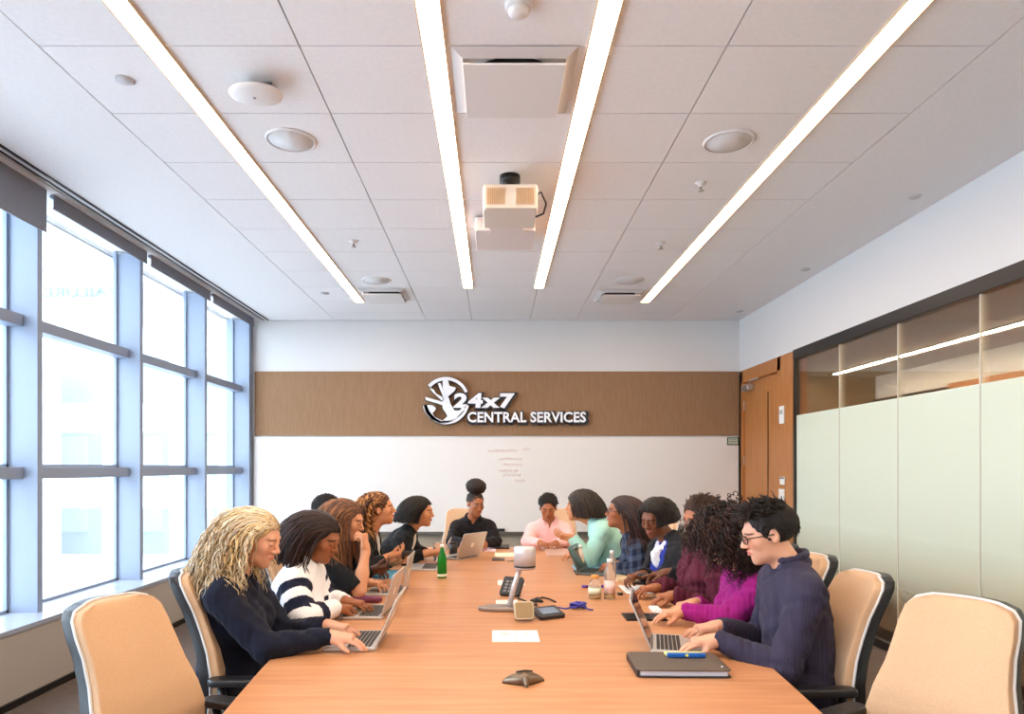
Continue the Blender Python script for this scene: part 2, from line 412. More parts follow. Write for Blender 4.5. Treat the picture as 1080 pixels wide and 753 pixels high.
M_emw = mat('corridor_light_face', (255, 240, 215), .5, emit=(255, 234, 204), es=75)
t = thing('ceiling_light', 'thin bright light line on the corridor ceiling seen through the clear top of the glass', 'ceiling light', (4.82, 3.5, 2.86), group=None)
MB().box((0, 0, -.006), (.09, 12.4, .012)).build('frame', M_black, t); MB().box((0, 0, -.015), (.06, 12.3, .008)).build('diffuser', M_emw, t)
# left: ledge, mullions, transoms, glass, blinds
st('wall_left', MB().box((-3.09, 3.5, .25), (.05, 11.4, .44)).box((-3.30, 3.5, .02), (.46, 11.4, .04)), M_ledge)
st('baseboard_left', MB().box((-3.06, 3.5, .02), (.03, 11.4, .05)), M_black)
st('trim_11', MB().box((-3.29, 3.5, .485), (.47, 11.4, .035)), M_sill, .004)
st('wall_left_outer', MB().box((-3.56, 3.5, .2), (.1, 11.4, .5)).box((-3.42, 3.5, 3.62), (.42, 11.4, .2)), M_white)
st('wall_left_corner', MB().box((-3.40, 9.13, 1.75), (.34, .05, 3.5)), M_mull)
my = [4.86-1.40*k for k in range(5, 0, -1)]+[4.86, 6.26, 7.66, 9.04]
for i, y in enumerate(my):
    st('trim_%d' % (i+20), MB().box((-3.345, y, 1.99), (.23, .055, 2.99)), M_mull, .004)
for i in range(len(my)-1):
    a, b = my[i]+.0275, my[i+1]-.0275
    g_ = st('window_%d' % (i+1), MB().box((XG, (a+b)/2, 1.99), (.014, b-a, 2.99)), M_glass)
    f = MB()
    for z in (1.49, 2.57): f.box((-3.395, (a+b)/2, z), (.13, b-a, .085))
    f.build('transom', M_mull, g_, .004)
    f = MB()
    for (z0, z1) in ((.5, 1.45), (1.53, 2.53), (2.61, 3.5)):
        f.box((XG+.01, a+.012, (z0+z1)/2), (.03, .024, z1-z0)).box((XG+.01, b-.012, (z0+z1)/2), (.03, .024, z1-z0)).box((XG+.01, (a+b)/2, z0+.012), (.03, b-a, .024))
    f.build('window_frame', M_mull, g_)
for i in range(len(my)-1):
    a, b = my[i]+.05, my[i+1]-.0; zb = 3.205 if i == len(my)-5 else 3.40
    if i < 3: continue
    lab = {4: 'grey roller blind lowered furthest, at the left edge of the picture', 5: 'rolled-up grey roller blind over the widest full window', 6: 'rolled-up grey roller blind over the middle window', 7: 'rolled-up grey roller blind over the window nearest the far corner'}.get(i, 'grey roller blind above a window outside the left edge')
    t = thing('roller_blind', lab, 'blind', (-3.19, (a+b)/2, 3.5), group='roller blinds above the windows')
    MB().tube([(0, -(b-a)/2+.01, -.016), (0, (b-a)/2-.01, -.016)], .014, 12).build('roller', M_shade, t)
    MB().box((.014, 0, (zb-3.5)/2), (.004, b-a-.03, 3.5-zb)).build('fabric', M_shade, t)
    MB().box((.014, 0, zb-3.5), (.014, b-a-.03, .018)).build('hem_bar', mat('blind_bar', (120, 122, 128), .4), t, .003)
st('wall_rear', MB().box((0, Y0-.08, 1.75), (7.4, .16, 3.6)), M_white)
# outside, overexposed: pale facades and street
M_fac = noise_mat('pale_facade', (222, 226, 232), (236, 238, 242), .3, rough=.8)
fb = thing('building', 'pale overexposed building front far outside the windows', 'building', (-26, 34, -6))
MB().box((0, 0, 14), (40, 3, 28)).build('wall', M_fac, fb)
w0 = MB().box((0, 0, 0), (1.9, .1, 2.2)).build('window', mat('facade_window', (124, 130, 136), .3), fb)
for i in range(11):
    for j in range(6):
        q_ = w0 if i == j == 0 else w0.copy()
        if not (i == j == 0): COL.objects.link(q_); q_.parent = fb
        q_.location = (-16+i*3.2, -1.52, 4.5+j*3.6)
fb2 = thing('building', 'pale building with window bays standing across the street from the window wall', 'building', (-24, 8, -6))
MB().box((0, 0, 6), (6, 44, 12)).build('wall', M_fac, fb2)
w0 = MB().box((0, 0, 0), (.1, 1.9, 2.0)).build('window', mat('facade_window', (0, 0, 0)), fb2)
for i in range(12):
    for j in range(3):
        q_ = w0 if i == j == 0 else w0.copy()
        if not (i == j == 0): COL.objects.link(q_); q_.parent = fb2
        q_.location = (3.02, -19+i*3.4, 2+j*3.6)
st('floor_street', MB().box((-34, 20, -6.1), (60, 90, .2)), mat('pale_street', (214, 214, 214), .9))
# ---- 3-D lettering
def text_mesh(s, offset=0, shear=0, ext=.02):
    cu = bpy.data.curves.new('txt', 'FONT'); cu.body = s; cu.extrude = ext; cu.offset = offset; cu.shear = shear; cu.space_character = 1.14 if s == '24x7' else 1.03; cu.resolution_u = 3
    ob = bpy.data.objects.new('txt', cu); COL.objects.link(ob)
    dg = bpy.context.evaluated_depsgraph_get(); me = bpy.data.meshes.new_from_object(ob.evaluated_get(dg))
    bpy.data.objects.remove(ob); return me
def place_text(name, s, x0, x1, z0, z1, yf, depth, m, parent=None, offset=0, shear=0, flip=False):
    me = text_mesh(s, offset, shear, .5); co = np.zeros(len(me.vertices)*3, dtype=np.float32); me.vertices.foreach_get('co', co); co = co.reshape(-1, 3)
    a, b = co.min(0), co.max(0); u = (co-a)/(b-a)
    if flip: u[:, 0] = 1-u[:, 0]
    out = np.stack([x0+u[:, 0]*(x1-x0), yf+(1-u[:, 2])*depth, z0+u[:, 1]*(z1-z0)], axis=1)
    me.vertices.foreach_set('co', out.astype(np.float32).ravel()); me.materials.clear(); me.materials.append(m); me.name = name; me.update()
    if flip: me.flip_normals()
    o = bpy.data.objects.new(name, me); COL.objects.link(o)
    if parent is not None: o.parent = parent; o.matrix_parent_inverse = Matrix.Translation(parent.location).inverted()
    return o
sgn = thing('wall_logo', 'raised silver and black logo reading 24x7 CENTRAL SERVICES on the brown band', 'sign', (.1, YB-.024, 2.2))
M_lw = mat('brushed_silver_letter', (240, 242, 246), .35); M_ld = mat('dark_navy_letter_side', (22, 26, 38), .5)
def wpx(px, py, d=YB-.1): p = at(px, py, d); return p[0], p[2]
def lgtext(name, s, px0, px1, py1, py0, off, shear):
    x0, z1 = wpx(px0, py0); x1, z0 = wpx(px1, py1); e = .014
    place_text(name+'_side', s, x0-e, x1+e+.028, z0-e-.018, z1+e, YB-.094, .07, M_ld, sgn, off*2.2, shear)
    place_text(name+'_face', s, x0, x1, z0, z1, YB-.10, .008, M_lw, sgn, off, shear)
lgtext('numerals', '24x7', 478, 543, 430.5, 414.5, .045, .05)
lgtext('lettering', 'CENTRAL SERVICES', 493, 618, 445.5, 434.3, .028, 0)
cx0, cy0 = 325, 350
def ring(a0, a1, ri0, ri1, ro, grow=0):
    n = 24; o_, i_ = [], []
    for k in range(n+1):
        a = R(a0+(a1-a0)*k/n); ri = ri0+(ri1-ri0)*k/n
        o_.append((cx0+(ro+grow)*math.cos(a), cy0-(ro+grow)*math.sin(a))); i_.append((cx0+(ri-grow)*math.cos(a), cy0-(ri-grow)*math.sin(a)))
    return o_+i_[::-1]
polys = [[(285,400),(280,340),(325,292),(352,300),(385,400),(425,462),(480,462),(520,420),(548,440),(470,520),(430,565),(360,600),(280,600),(290,575),(342,530),(330,500),(290,440)],
 [(72,400),(110,397),(170,400),(212,430),(210,450),(175,495),(200,540),(270,580),(330,610),(250,606),(160,560),(100,490)],
 [(90,310),(150,325),(285,362),(285,402),(240,385),(100,345)],
 [(140,205),(190,225),(215,270),(310,320),(290,360),(180,260)],
 [(235,155),(262,150),(285,200),(325,300),(298,315),(255,215)],
 [(290,120),(350,115),(365,180),(440,205),(425,240),(350,304),(318,304),(290,200)]]
arcs = [(22, 139, 235, 228, 268), (-12, -168, 240, 215, 268)]
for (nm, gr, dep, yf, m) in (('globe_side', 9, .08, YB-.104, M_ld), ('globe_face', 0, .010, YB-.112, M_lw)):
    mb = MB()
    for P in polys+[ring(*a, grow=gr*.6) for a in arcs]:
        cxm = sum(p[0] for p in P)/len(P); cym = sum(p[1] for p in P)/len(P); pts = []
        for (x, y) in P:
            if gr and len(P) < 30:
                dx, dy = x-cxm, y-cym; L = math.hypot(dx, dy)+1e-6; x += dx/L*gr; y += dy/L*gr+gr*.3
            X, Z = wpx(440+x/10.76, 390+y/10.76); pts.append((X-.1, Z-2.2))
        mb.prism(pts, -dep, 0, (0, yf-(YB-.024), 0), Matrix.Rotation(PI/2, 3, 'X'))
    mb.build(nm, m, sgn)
# faint reversed lettering on a sign outside the second window
p0 = at(46, 313, 20); p1 = at(121, 303, 20)
o = place_text('outdoor_sign', 'FAILURE', p0[0], p1[0], p0[2], p1[2]-.0, 20, .06, mat('grey_blue_sign', (98, 108, 120), .7), None, .01, 0, True)
tag(o, 'faint reversed pale lettering seen outside through the widest window', 'sign')
# ---- ceiling fittings
M_em = mat('light_diffuser', (255, 250, 240), .5, emit=(255, 226, 196), es=9.5)
M_fr = mat('light_frame', (226, 196, 160), .5)
for (x, y1, lab) in ((-1.59, 8.1, 'long recessed strip light nearest the windows'), (-.28, 7.46, 'long recessed strip light just left of the projector'), (.49, 7.46, 'long recessed strip light just right of the projector'), (1.79, 8.1, 'long recessed strip light nearest the glass partition')):
    ya = -1.8; t = thing('strip_light', lab, 'ceiling light', (x, (ya+y1)/2, ZC), group='strip lights')
    L = y1-ya; f = MB(); f.box((-.053, 0, -.006), (.007, L, .014)).box((.053, 0, -.006), (.008, L, .014)).box((0, L/2, -.006), (.112, .008, .014)).box((0, -L/2, -.006), (.112, .008, .014))
    f.build('frame', M_fr, t); MB().box((0, 0, -.004), (.099, L-.01, .010)).build('diffuser', M_em, t)
M_cp = mat('ceiling_fitting_white', (226, 220, 216), .5); M_dk = mat('vent_dark', (24, 22, 20), .7)
def diffuser(px, py, s, lab):
    p = on(px, py, ZC-.05) if False else None
    d = (ZC-CAMZ)*720/(493-py); x = (px-521)*d/720
    t = thing('air_diffuser', lab, 'air vent', (x, d, ZC), group='air diffusers')
    q = MB()
    # sloped pan then hanging face plate
    h, k = s/2, s/2*.82
    vs = [(-h, -h, -.004), (h, -h, -.004), (h, h, -.004), (-h, h, -.004), (-k, -k, -.03), (k, -k, -.03), (k, k, -.03), (-k, k, -.03)]
    q.add(vs, [(0, 1, 5, 4), (1, 2, 6, 5), (2, 3, 7, 6), (3, 0, 4, 7)]); q.build('pan', mat('vent_pan', (212, 206, 202), .5), t)
    MB().lathe([(s*.37, -.044), (s*.37, -.004)], n=32).build('throat', M_dk, t)
    MB().box((0, 0, -.055), (s*.82, s*.82, .012)).build('face_plate', M_cp, t, .003)
diffuser(541, 86, .60, 'large square air vent plate above and in front of the projector')
diffuser(406, 310, .52, 'square air vent near the far end, left of the logo')
diffuser(652, 311, .52, 'square air vent near the far end, right of the logo')
def cpos(px, py): d = (ZC-CAMZ)*720/(493-py); return ((px-521)*d/720, d, ZC+.001)
for (px, py, r, lab) in ((307, 147.5, .15, 'round ceiling speaker beside the blinking alarm near the left strip light'), (768.5, 149, .15, 'round ceiling speaker near the right strip light, in the foreground'), (397, 295.5, .15, 'round ceiling speaker just before the far left vent'), (664, 295.5, .15, 'round ceiling speaker just before the far right vent')):
    t = thing('ceiling_speaker', lab.replace('blinking ', ''), 'speaker', cpos(px, py), group='ceiling speakers')
    MB().lathe([(r, 0), (r, -.008), (r-.012, -.014), (r-.016, -.010)], n=40, cap=False).build('rim', M_cp, t)
    MB().lathe([(r-.014, -.002), (r-.014, -.009), (.001, -.013)], n=40).build('grille', mat('speaker_grille', (224, 220, 216), .7), t)
for (px, py, lab) in ((739, 193, 'small white sprinkler head on the right beside the foreground speaker'), (373, 254, 'small white sprinkler head on the left of the ceiling'), (697, 256, 'small white sprinkler head on the right, further back')):
    t = thing('sprinkler', lab, 'sprinkler', cpos(px, py), group='sprinklers')
    MB().lathe([(.04, 0), (.038, -.006), (.018, -.012), (.016, -.03)], n=20).build('escutcheon', M_cp, t)
    MB().lathe([(.007, -.03), (.007, -.05), (.022, -.052), (.022, -.056)], n=16).build('deflector', mat('satin_steel', (0, 0, 0)), t)
for (px, py, lab) in ((132, 84, 'small flush disc on the ceiling near the windows, in the foreground'), (965, 207, 'small flush disc on the ceiling near the right wall, in the foreground'), (849, 284, 'small flush disc on the ceiling near the right wall, midway'), (780, 328, 'small flush disc on the ceiling near the right wall, at the far end'), (343, 309, 'small flush disc on the ceiling left of the far vent')):
    o = MB().lathe([(.046, 0), (.046, -.006), (.030, -.014), (.001, -.016)], n=24).build('sprinkler_cover', mat('cover_plate', (190, 184, 182), .5)); o.location = cpos(px, py); tag(o, lab, 'sprinkler cover', 'flush ceiling discs')
t = thing('smoke_detector', 'small white dome detector at the top edge of the picture near the centre', 'detector', cpos(547, 3))
MB().lathe([(.058, 0), (.058, -.02), (.05, -.026)], n=28).build('base', M_cp, t); MB().lathe([(.045, -.024), (.045, -.045), (.03, -.056), (.001, -.06)], n=28).build('dome', M_cp, t)
x, y, z = cpos(270, 84)
t = thing('wireless_access_point', 'rounded white unit hung on a dark bracket right of the left strip light', 'access point', (x, y, z))
MB().prism([(-.075, .02), (.075, .02), (.06, .09), (-.06, .09)], -.055, .0).build('bracket', mat('bracket_grey', (96, 98, 104), .5, .3), t, .004)
MB().ell((0, 0, -.075), (.135, .105, .03), 32, 10).build('shell', M_cp, t)
MB().ell((0, -.02, -.106), (.008, .008, .003), 12, 6).build('indicator', mat('grey_plastic', (0, 0, 0)), t)
# projector
px_, pd_ = (538-521)*4.55/720, 4.62
t = thing('projector', 'white ceiling-mounted projector between the two middle strip lights', 'projector', (px_, pd_, ZC))
M_pj = mat('projector_white', (214, 202, 188), .4)
MB().lathe([(.07, 0), (.07, -.05), (.03, -.06), (.03, -.14)], n=28).build('ceiling_mount', M_black, t)
MB().rbox((0, .0, -.21), (.36, .36, .165), .03).build('housing', M_pj, t, .012)
MB().box((0, -.185, -.21), (.34, .012, .155)).build('rear_face', M_pj, t, .004)
for s in (-1, 1):
    gr = MB()
    for k in range(11): gr.box((s*.095-.055+k*.011, -.193, -.21), (.006, .008, .105))
    gr.build('vent_grille', mat('grille_tan', (196, 160, 118), .6), t)
MB().tube([(.165, -.12, -.18), (.2, -.16, -.17), (.235, -.14, -.24), (.22, -.1, -.29), (.17, -.07, -.30)], .007, 8).build('cable', mat('black_rubber', (26, 24, 22), .6), t)
x2, y2 = (534-521)*5.35/720, 5.42
MB().rbox((-.02, .94, -.07), (.47, .48, .11), .02).build('mount_box', mat('mount_box_white', (222, 208, 202), .5), t, .006)
MB().box((-.01, .45, -.13), (.26, .56, .03)).build('support_arm', mat('mount_box_white', (0, 0, 0)), t, .004)
# ================================================================== table and chairs
def thw(y): return 1.03-.09*((y-3.95)/1.82)**2
TY0, TY1, TX = 1.25, 6.62, .09
def wood_table():
    m = mat('table_veneer', (214, 150, 100), .34, spec=.45); nt = m.node_tree; b = nt.nodes['Principled BSDF']
    tc = nt.nodes.new('ShaderNodeTexCoord'); mp = nt.nodes.new('ShaderNodeMapping'); mp.inputs['Scale'].default_value = (.6, 9, 1)
    n1 = nt.nodes.new('ShaderNodeTexNoise'); n1.inputs['Scale'].default_value = 3; n1.inputs['Detail'].default_value = 8; n1.inputs['Distortion'].default_value = .6
    cr = nt.nodes.new('ShaderNodeValToRGB'); cr.color_ramp.elements[0].position = .3; cr.color_ramp.elements[1].position = .72
    cr.color_ramp.elements[0].color = (*lin((180, 122, 80)), 1); cr.color_ramp.elements[1].color = (*lin((204, 149, 105)), 1)
    L = nt.links.new; L(tc.outputs['Object'], mp.inputs[0]); L(mp.outputs[0], n1.inputs['Vector']); L(n1.outputs['Fac'], cr.inputs[0]); L(cr.outputs[0], b.inputs['Base Color'])
    return m
M_table = wood_table()
tb = thing('conference_table', 'long boat-shaped wooden conference table down the middle of the room', 'table', (TX, 3.95, 0))
pts = []
for k in range(41):
    y = TY0+(TY1-TY0)*k/40; pts.append((thw(y), y-3.95))
pts = pts+[(-a, b) for a, b in pts[::-1]]
MB().prism(pts, .72, .76).build('table_top', M_table, tb, .004)
pts2 = [(a*.72, b*.94) for a, b in pts]
MB().prism(pts2, .66, .72).build('apron', mat('dark_walnut', (92, 58, 38), .5), tb)
for y in (-1.9, 0, 1.9): MB().rbox((0, y, .34), (.62, .5, .66), .06).build('pedestal', mat('dark_walnut', (0, 0, 0)), tb)
M_tan = noise_mat('tan_upholstery', (196, 158, 122), (204, 166, 130), 250, rough=.85, bump=.15, sheen=.1)
M_blk = mat('black_plastic', (30, 30, 33), .38)
M_chr = mat('polished_aluminium', (200, 200, 204), .25, .9)
M_pip = mat('pale_piping', (210, 208, 206), .5)
ZK = [.47, .54, .62, .70, .78, .86, .94, 1.00, 1.05, 1.075, 1.09]
HW = [.175, .208, .224, .224, .208, .187, .177, .175, .167, .146, .10]
YK = [-.205, -.180, -.165, -.165, -.184, -.217, -.25, -.280, -.305, -.318, -.326]
def back_surface(t, u, off):
    z = np.interp(t, np.linspace(0, 1, len(ZK)), ZK); h = np.interp(t, np.linspace(0, 1, len(ZK)), HW); y = np.interp(t, np.linspace(0, 1, len(ZK)), YK)
    return (u*h, y+.035*abs(u)**2.2+off, z)
def back_slab(name, m, parent, o0, o1, grow, puff=0):
    nu, nt_ = 14, 30; vs = []; fs = []
    for side, off in ((0, o0), (1, o1)):
        for j in range(nt_+1):
            t = j/nt_
            for i in range(nu+1):
                u = -1+2*i/nu; e = (1-abs(u)**4)*(1-abs(2*t-1)**8)
                x, y, z = back_surface(t, u, off+(puff*e if side else 0))
                vs.append((x*(1+grow), y, .47+(z-.47)*(1+grow*.45)-(.0 if j else 0)))
    n1 = (nu+1)*(nt_+1)
    for j in range(nt_):
        for i in range(nu):
            a = j*(nu+1)+i; fs.append((a, a+nu+1, a+nu+2, a+1)); fs.append((n1+a, n1+a+1, n1+a+nu+2, n1+a+nu+1))
    bd = [i for i in range(nu+1)]+[j*(nu+1)+nu for j in range(1, nt_+1)]+[nt_*(nu+1)+i for i in range(nu-1, -1, -1)]+[j*(nu+1) for j in range(nt_-1, 0, -1)]
    for a, b in zip(bd, bd[1:]+bd[:1]): fs.append((a, b, n1+b, n1+a))
    mb = MB(); mb.add(vs, fs, True); o = mb.build(name, m, parent)
    bm_ = o.modifiers.new('bevel', 'BEVEL'); bm_.width = .012; bm_.segments = 3; bm_.limit_method = 'ANGLE'; bm_.angle_limit = R(50)
    return o
def make_chair():
    t = thing('office_chair', 'x', 'chair')
    back_slab('backrest', M_tan, t, -.012, .022, 0, .018)
    back_slab('back_shell', M_blk, t, -.058, -.010, .012)
    # pale piping round the edge of the shell
    pp = []
    for j in range(0, 31): x, y, z = back_surface(j/30, -1, -.012); pp.append((x*1.008, y, .47+(z-.47)*1.004))
    top = [(back_surface(1, u, -.012)) for u in np.linspace(-.9, .9, 9)]; pp += [(x*1.008, y, .47+(z-.47)*1.004) for x, y, z in top]
    for j in range(30, -1, -1): x, y, z = back_surface(j/30, 1, -.012); pp.append((x*1.008, y, .47+(z-.47)*1.004))
    MB().tube(pp, .0055, 6).build('piping', M_pip, t)
    s = MB(); pts = []
    for k in range(36):
        a = 2*PI*k/36; c_, s_ = math.cos(a), math.sin(a); pts.append((.245*math.copysign(abs(c_)**.55, c_), .235*math.copysign(abs(s_)**.55, s_)+.02))
    MB().prism(pts, .405, .475).build('seat', M_tan, t, .02, 3)
    MB().prism([(a*.94, b*.94) for a, b in pts], .375, .405).build('seat_pan', M_blk, t, .01)
    MB().tube([(0, -.06, .36), (0, -.2, .36), (0, -.27, .42), (0, -.262, .56), (0, -.262, .68)], [.03, .03, .028, .026, .02], 10).build('back_bracket', M_chr, t)
    MB().lathe([(.07, .345), (.07, .375)]).lathe([(.028, .12), (.028, .25)]).lathe([(.02, .25), (.02, .35)]).build('gas_column', M_chr, t)
    b = MB().lathe([(.05, .085), (.045, .13)])
    for k in range(5):
        a = 2*PI*k/5+.3; b.tube([(0, 0, .115), (.15*math.cos(a), .15*math.sin(a), .105), (.30*math.cos(a), .30*math.sin(a), .075)], [.026, .022, .015], 8)
    bo = b.build('star_base', M_chr, t)
    for k in range(5):
        a = 2*PI*k/5+.3; x, y = .30*math.cos(a), .30*math.sin(a); c_ = MB()
        for s_ in (-1, 1):
            q = Matrix.Rotation(PI/2, 3, 'X'); c_.lathe([(.028, -.008), (.03, 0), (.028, .008)], (x, y+s_*.016, .03), 16, q)
        c_.tube([(x, y, .03), (x, y, .075)], .008, 8); c_.build('caster', M_blk, bo)
    for s_ in (-1, 1):
        a = MB().tube([(s_*.17, -.02, .385), (s_*.235, -.03, .40), (s_*.252, -.06, .50), (s_*.255, -.09, .66)], [.018, .02, .018, .016], 8)
        ar = a.build('armrest', M_blk, t)
        MB().rbox((s_*.255, -.005, .682), (.075, .27, .03), .034).build('arm_pad', M_blk, ar, .010, 3)
    return t
chair0 = make_chair(); used = [False]
def chair(x, y, face, lab, group='tan office chairs round the table'):
    """face: direction the sitter looks, degrees from +x"""
    o = copy_tree(chair0) if used[0] else chair0; used[0] = True
    o.location = (x, y, 0); o.rotation_euler = (0, 0, R(face-90)); tag(o, lab, 'chair', group); return o
# ================================================================== things on the table
TZ = .7602
M_sil = mat('laptop_aluminium', (196, 194, 192), .38, .55)
M_key = mat('laptop_keys', (34, 33, 34), .5)
def logo_pts(s=1):
    pts = []
    for k in range(40):
        a = 2*PI*k/40; r = .022*(1+.05*math.cos(3*a-PI/2)); x, y = r*math.cos(a), r*1.08*math.sin(a)
        if y > .018: y -= .004*math.exp(-(x/.006)**2)
        if y < -.02: y += .003*math.exp(-(x/.005)**2)
        dx, dy = x-.028, y-.003
        if math.hypot(dx, dy) < .012: n = math.hypot(dx, dy); x, y = .028+dx/n*.012, .003+dy/n*.012
        pts.append((x*s, y*s))
    return pts
def laptop(cx, cy, hinge_dir, lean, lab, name='laptop', w=.32, d=.225, col=None, screen=None, logo=True, scr=(52, 48, 46)):
    """hinge_dir: degrees from +x of the direction from the user to the hinge"""
    col = col or M_sil
    t = thing(name, lab, 'laptop', (cx, cy, TZ), R(hinge_dir-90))
    MB().rbox((0, 0, .008), (w, d, .014), .012).build('base', col, t, .003)
    k = MB()
    for r_ in range(6):
        for c_ in range(14):
            k.box((-w*.43+(c_+.5)*w*.86/14, -.005+.017*r_, .0158), (w*.86/14-.0035, .0135, .002))
    k.build('keyboard', M_key, t)
    MB().rbox((0, -d*.31, .0153), (.10, .065, .0012), .006).build('trackpad', mat('trackpad_grey', (178, 176, 174), .3, .4), t)
    rot = Matrix.Rotation(R(lean), 3, 'X'); hy, hz = d/2-.004, .014   # lean back from vertical, away from the user (+y)
    def LP(x, s, n): return (x, hy+s*math.sin(R(lean))+n*math.cos(R(lean)), hz+s*math.cos(R(lean))-n*math.sin(R(lean)))
    lr = Matrix.Rotation(R(90-lean), 3, 'X')
    c_ = LP(0, d/2, 0)
    lid = MB().rbox(c_, (w, d, .007), .012, lr).build('lid', col, t, .002)
    MB().box(LP(0, d/2+.003, -.0042), (w-.03, d-.035, .002), lr).build('screen', screen or mat('screen_%d_%d_%d' % scr, scr, .12), lid)
    if logo:
        pts = logo_pts(); lc = LP(0, d/2, .0036)
        MB().prism(pts, 0, .0012, lc, Matrix.Rotation(R(180), 3, 'Z') @ Matrix.Rotation(R(90+lean), 3, 'X')).build('lid_emblem', mat('white_emblem', (245, 245, 240), .3), lid)
    MB().tube([(-w*.38, hy, hz), (w*.38, hy, hz)], .006, 8).build('hinge', M_key, t)
    return t
def lap_c(px, py, hd, d=.225):      # centre of a laptop whose hinge centre is seen at px,py
    p = on(px, py); a = R(hd); return p[0]-math.cos(a)*d/2, p[1]-math.sin(a)*d/2
x, y = lap_c(403, 677, 0); laptop(x, y, 0, 24, 'silver laptop the blonde woman in navy types on, nearest on the left')
x, y = lap_c(409.5, 647, -3); laptop(x, y, -3, 17, 'silver laptop of the woman in the striped sweater', scr=(60, 52, 48))
x, y = lap_c(428, 624, 0); laptop(x, y, 0, 10, 'silver laptop past the maroon case, third from the near end on the left')
x, y = lap_c(464, 599, 0); laptop(x, y, 0, 22, 'silver laptop just left of the green bottle, before the white blouse')
p = on(497, 589); laptop(p[0]-.11, p[1]+.07, -38, 22, 'silver laptop with a white emblem before the woman with a high bun', w=.31)
x, y = lap_c(686, 680, 168); laptop(x, y, 167, 23, 'silver laptop of the person in glasses, nearest on the right', w=.30, scr=(70, 58, 54))
p = on(604, 606); laptop(.835-.09, 4.98, 158, 24, 'thin dark laptop beside the woman in mint, behind the bottles', col=mat('dark_laptop', (92, 100, 100), .35, .4), w=.28, d=.2, logo=False)
# planner with marker and notes
p = on(720, 704, .78); a = R(-1.5)
t = thing('planner', 'thick brown-black zip planner lying at the near right end', 'planner', (.70, 2.615, TZ), a)
M_pl = mat('planner_leather', (84, 72, 60), .5)
MB().rbox((0, 0, .003), (.345, .245, .006), .02).build('back_cover', mat('planner_dark', (40, 34, 32), .5), t, .002)
MB().rbox((.0, .0, .015), (.325, .228, .017), .01).build('pages', mat('page_edges', (206, 212, 226), .8), t)
MB().rbox((0, 0, .0275), (.345, .245, .007), .02).build('front_cover', M_pl, t, .003)
MB().box((-.168, 0, .015), (.010, .23, .024)).build('spine', mat('planner_dark', (0, 0, 0)), t, .002)
MB().ell((.148, -.085, .033), (.007, .007, .003), 12, 6).build('snap', M_chr, t)
pz = TZ+.032
t = thing('marker_pen', 'thick blue marker with a yellow dot lying on the planner', 'marker', (.748, 2.655, pz), R(-2))
MB().rbox((0, 0, .0085), (.148, .018, .017), .004).build('barrel', mat('marker_blue', (18, 92, 176), .4), t, .004)
MB().ell((0, -.0085, .009), (.007, .002, .006), 12, 6).build('yellow_dot', mat('marker_yellow', (226, 220, 80), .5), t)
single(MB().box((.748, 2.69, pz+.004), (.15, .035, .008)), 'note_pad', mat('pale_yellow_paper', (222, 226, 130), .7), 'pale yellow-green strip of sticky notes behind the blue marker on the planner', 'sticky notes', (.748, 2.69, pz), bevel=.001)
# papers
M_pap = mat('white_paper', (222, 220, 216), .8)
def paper(name, px0, px1, py0, py1, lab, grp=None, th=.0012, m=None, z=TZ, rz=0, cat='paper'):
    a_, b_ = on((px0+px1)/2, py1, z), on((px0+px1)/2, py0, z); cy = (a_[1]+b_[1])/2; w_ = (px1-px0)*cy/720; x = ((px0+px1)/2-521)*cy/720
    name = {'folder': 'folder', 'tablet': 'tablet', 'laptop': 'closed_laptop', 'notepad': 'notepad', 'tissue': 'tissue'}.get(cat, name)
    o = MB().box((0, 0, th/2), (w_, b_[1]-a_[1], th)).build(name, m or M_pap); o.location = (x, cy, z); o.rotation_euler = (0, 0, R(rz)); return tag(o, lab, cat, grp)
pt = paper('paper_card', 519, 568, 665, 677, 'white folded card on the bare wood nearest the camera, below the conference unit')
l_ = MB(); l_.box((0, 0, .0016), (.0015, pt.dimensions[1] if pt.dimensions[1] else .2, .0006))
for k in range(4): l_.box((-.05, .02-.012*k+.03, .0016), (.04, .002, .0004)).box((.05, .02-.012*k+.03, .0016), (.03, .002, .0004))
l_.build('fold_and_print', mat('light_print', (150, 148, 146), .8), pt)
paper('paper_card', 525, 553, 612, 617, 'white card behind the black desk phone')
paper('paper_card', 523, 546, 633, 638, 'white card partly under the conference unit base')
paper('paper_sheet', 522, 549, 583, 587, 'cream sheet lying near the far end, before the pink-shirted person', m=mat('cream_paper', (240, 222, 190), .8))
paper('paper_sheet', 656, 694, 617.5, 626, 'white sheet in front of the person in maroon')
paper('paper_sheet', 503, 523, 577.5, 581.5, 'pale pink sheet beside the laptop with the white emblem', m=mat('pink_paper', (232, 206, 222), .8))
o = paper('notebook', 605, 646, 597, 602, 'pale blue folder behind the bottles, before the woman in mint', th=.012, m=mat('pale_blue_cover', (128, 176, 200), .5), cat='folder')
o = paper('notebook', 606, 650, 602.6, 606.5, 'dark tablet lying in front of the pale blue folder', th=.010, m=mat('dark_cover', (70, 44, 40), .4), cat='tablet')
o = paper('notebook', 647, 668, 605, 613.5, 'cream paper notebook in front of the plaid shirt', th=.02, m=mat('cream_cover', (228, 200, 156), .7), cat='notebook')
o = paper('notebook', 576, 608, 580, 587.5, 'closed pinkish-silver laptop in front of the pink-shirted person', th=.016, m=mat('rose_silver', (208, 176, 160), .35, .3), cat='laptop')
o = paper('notebook', 571, 590, 577, 581, 'small open white notepad under the pink-shirted person hands', th=.01, m=M_pap, cat='notepad')
paper('phone', 667, 682, 614, 616.5, 'black phone lying beside the white sheet, before the dark blazer', th=.008, m=M_black, cat='phone')
paper('booklet', 394, 425, 602, 610.5, 'bright blue booklet on the left side of the table', th=.008, m=mat('booklet_blue', (96, 176, 214), .5), cat='booklet')
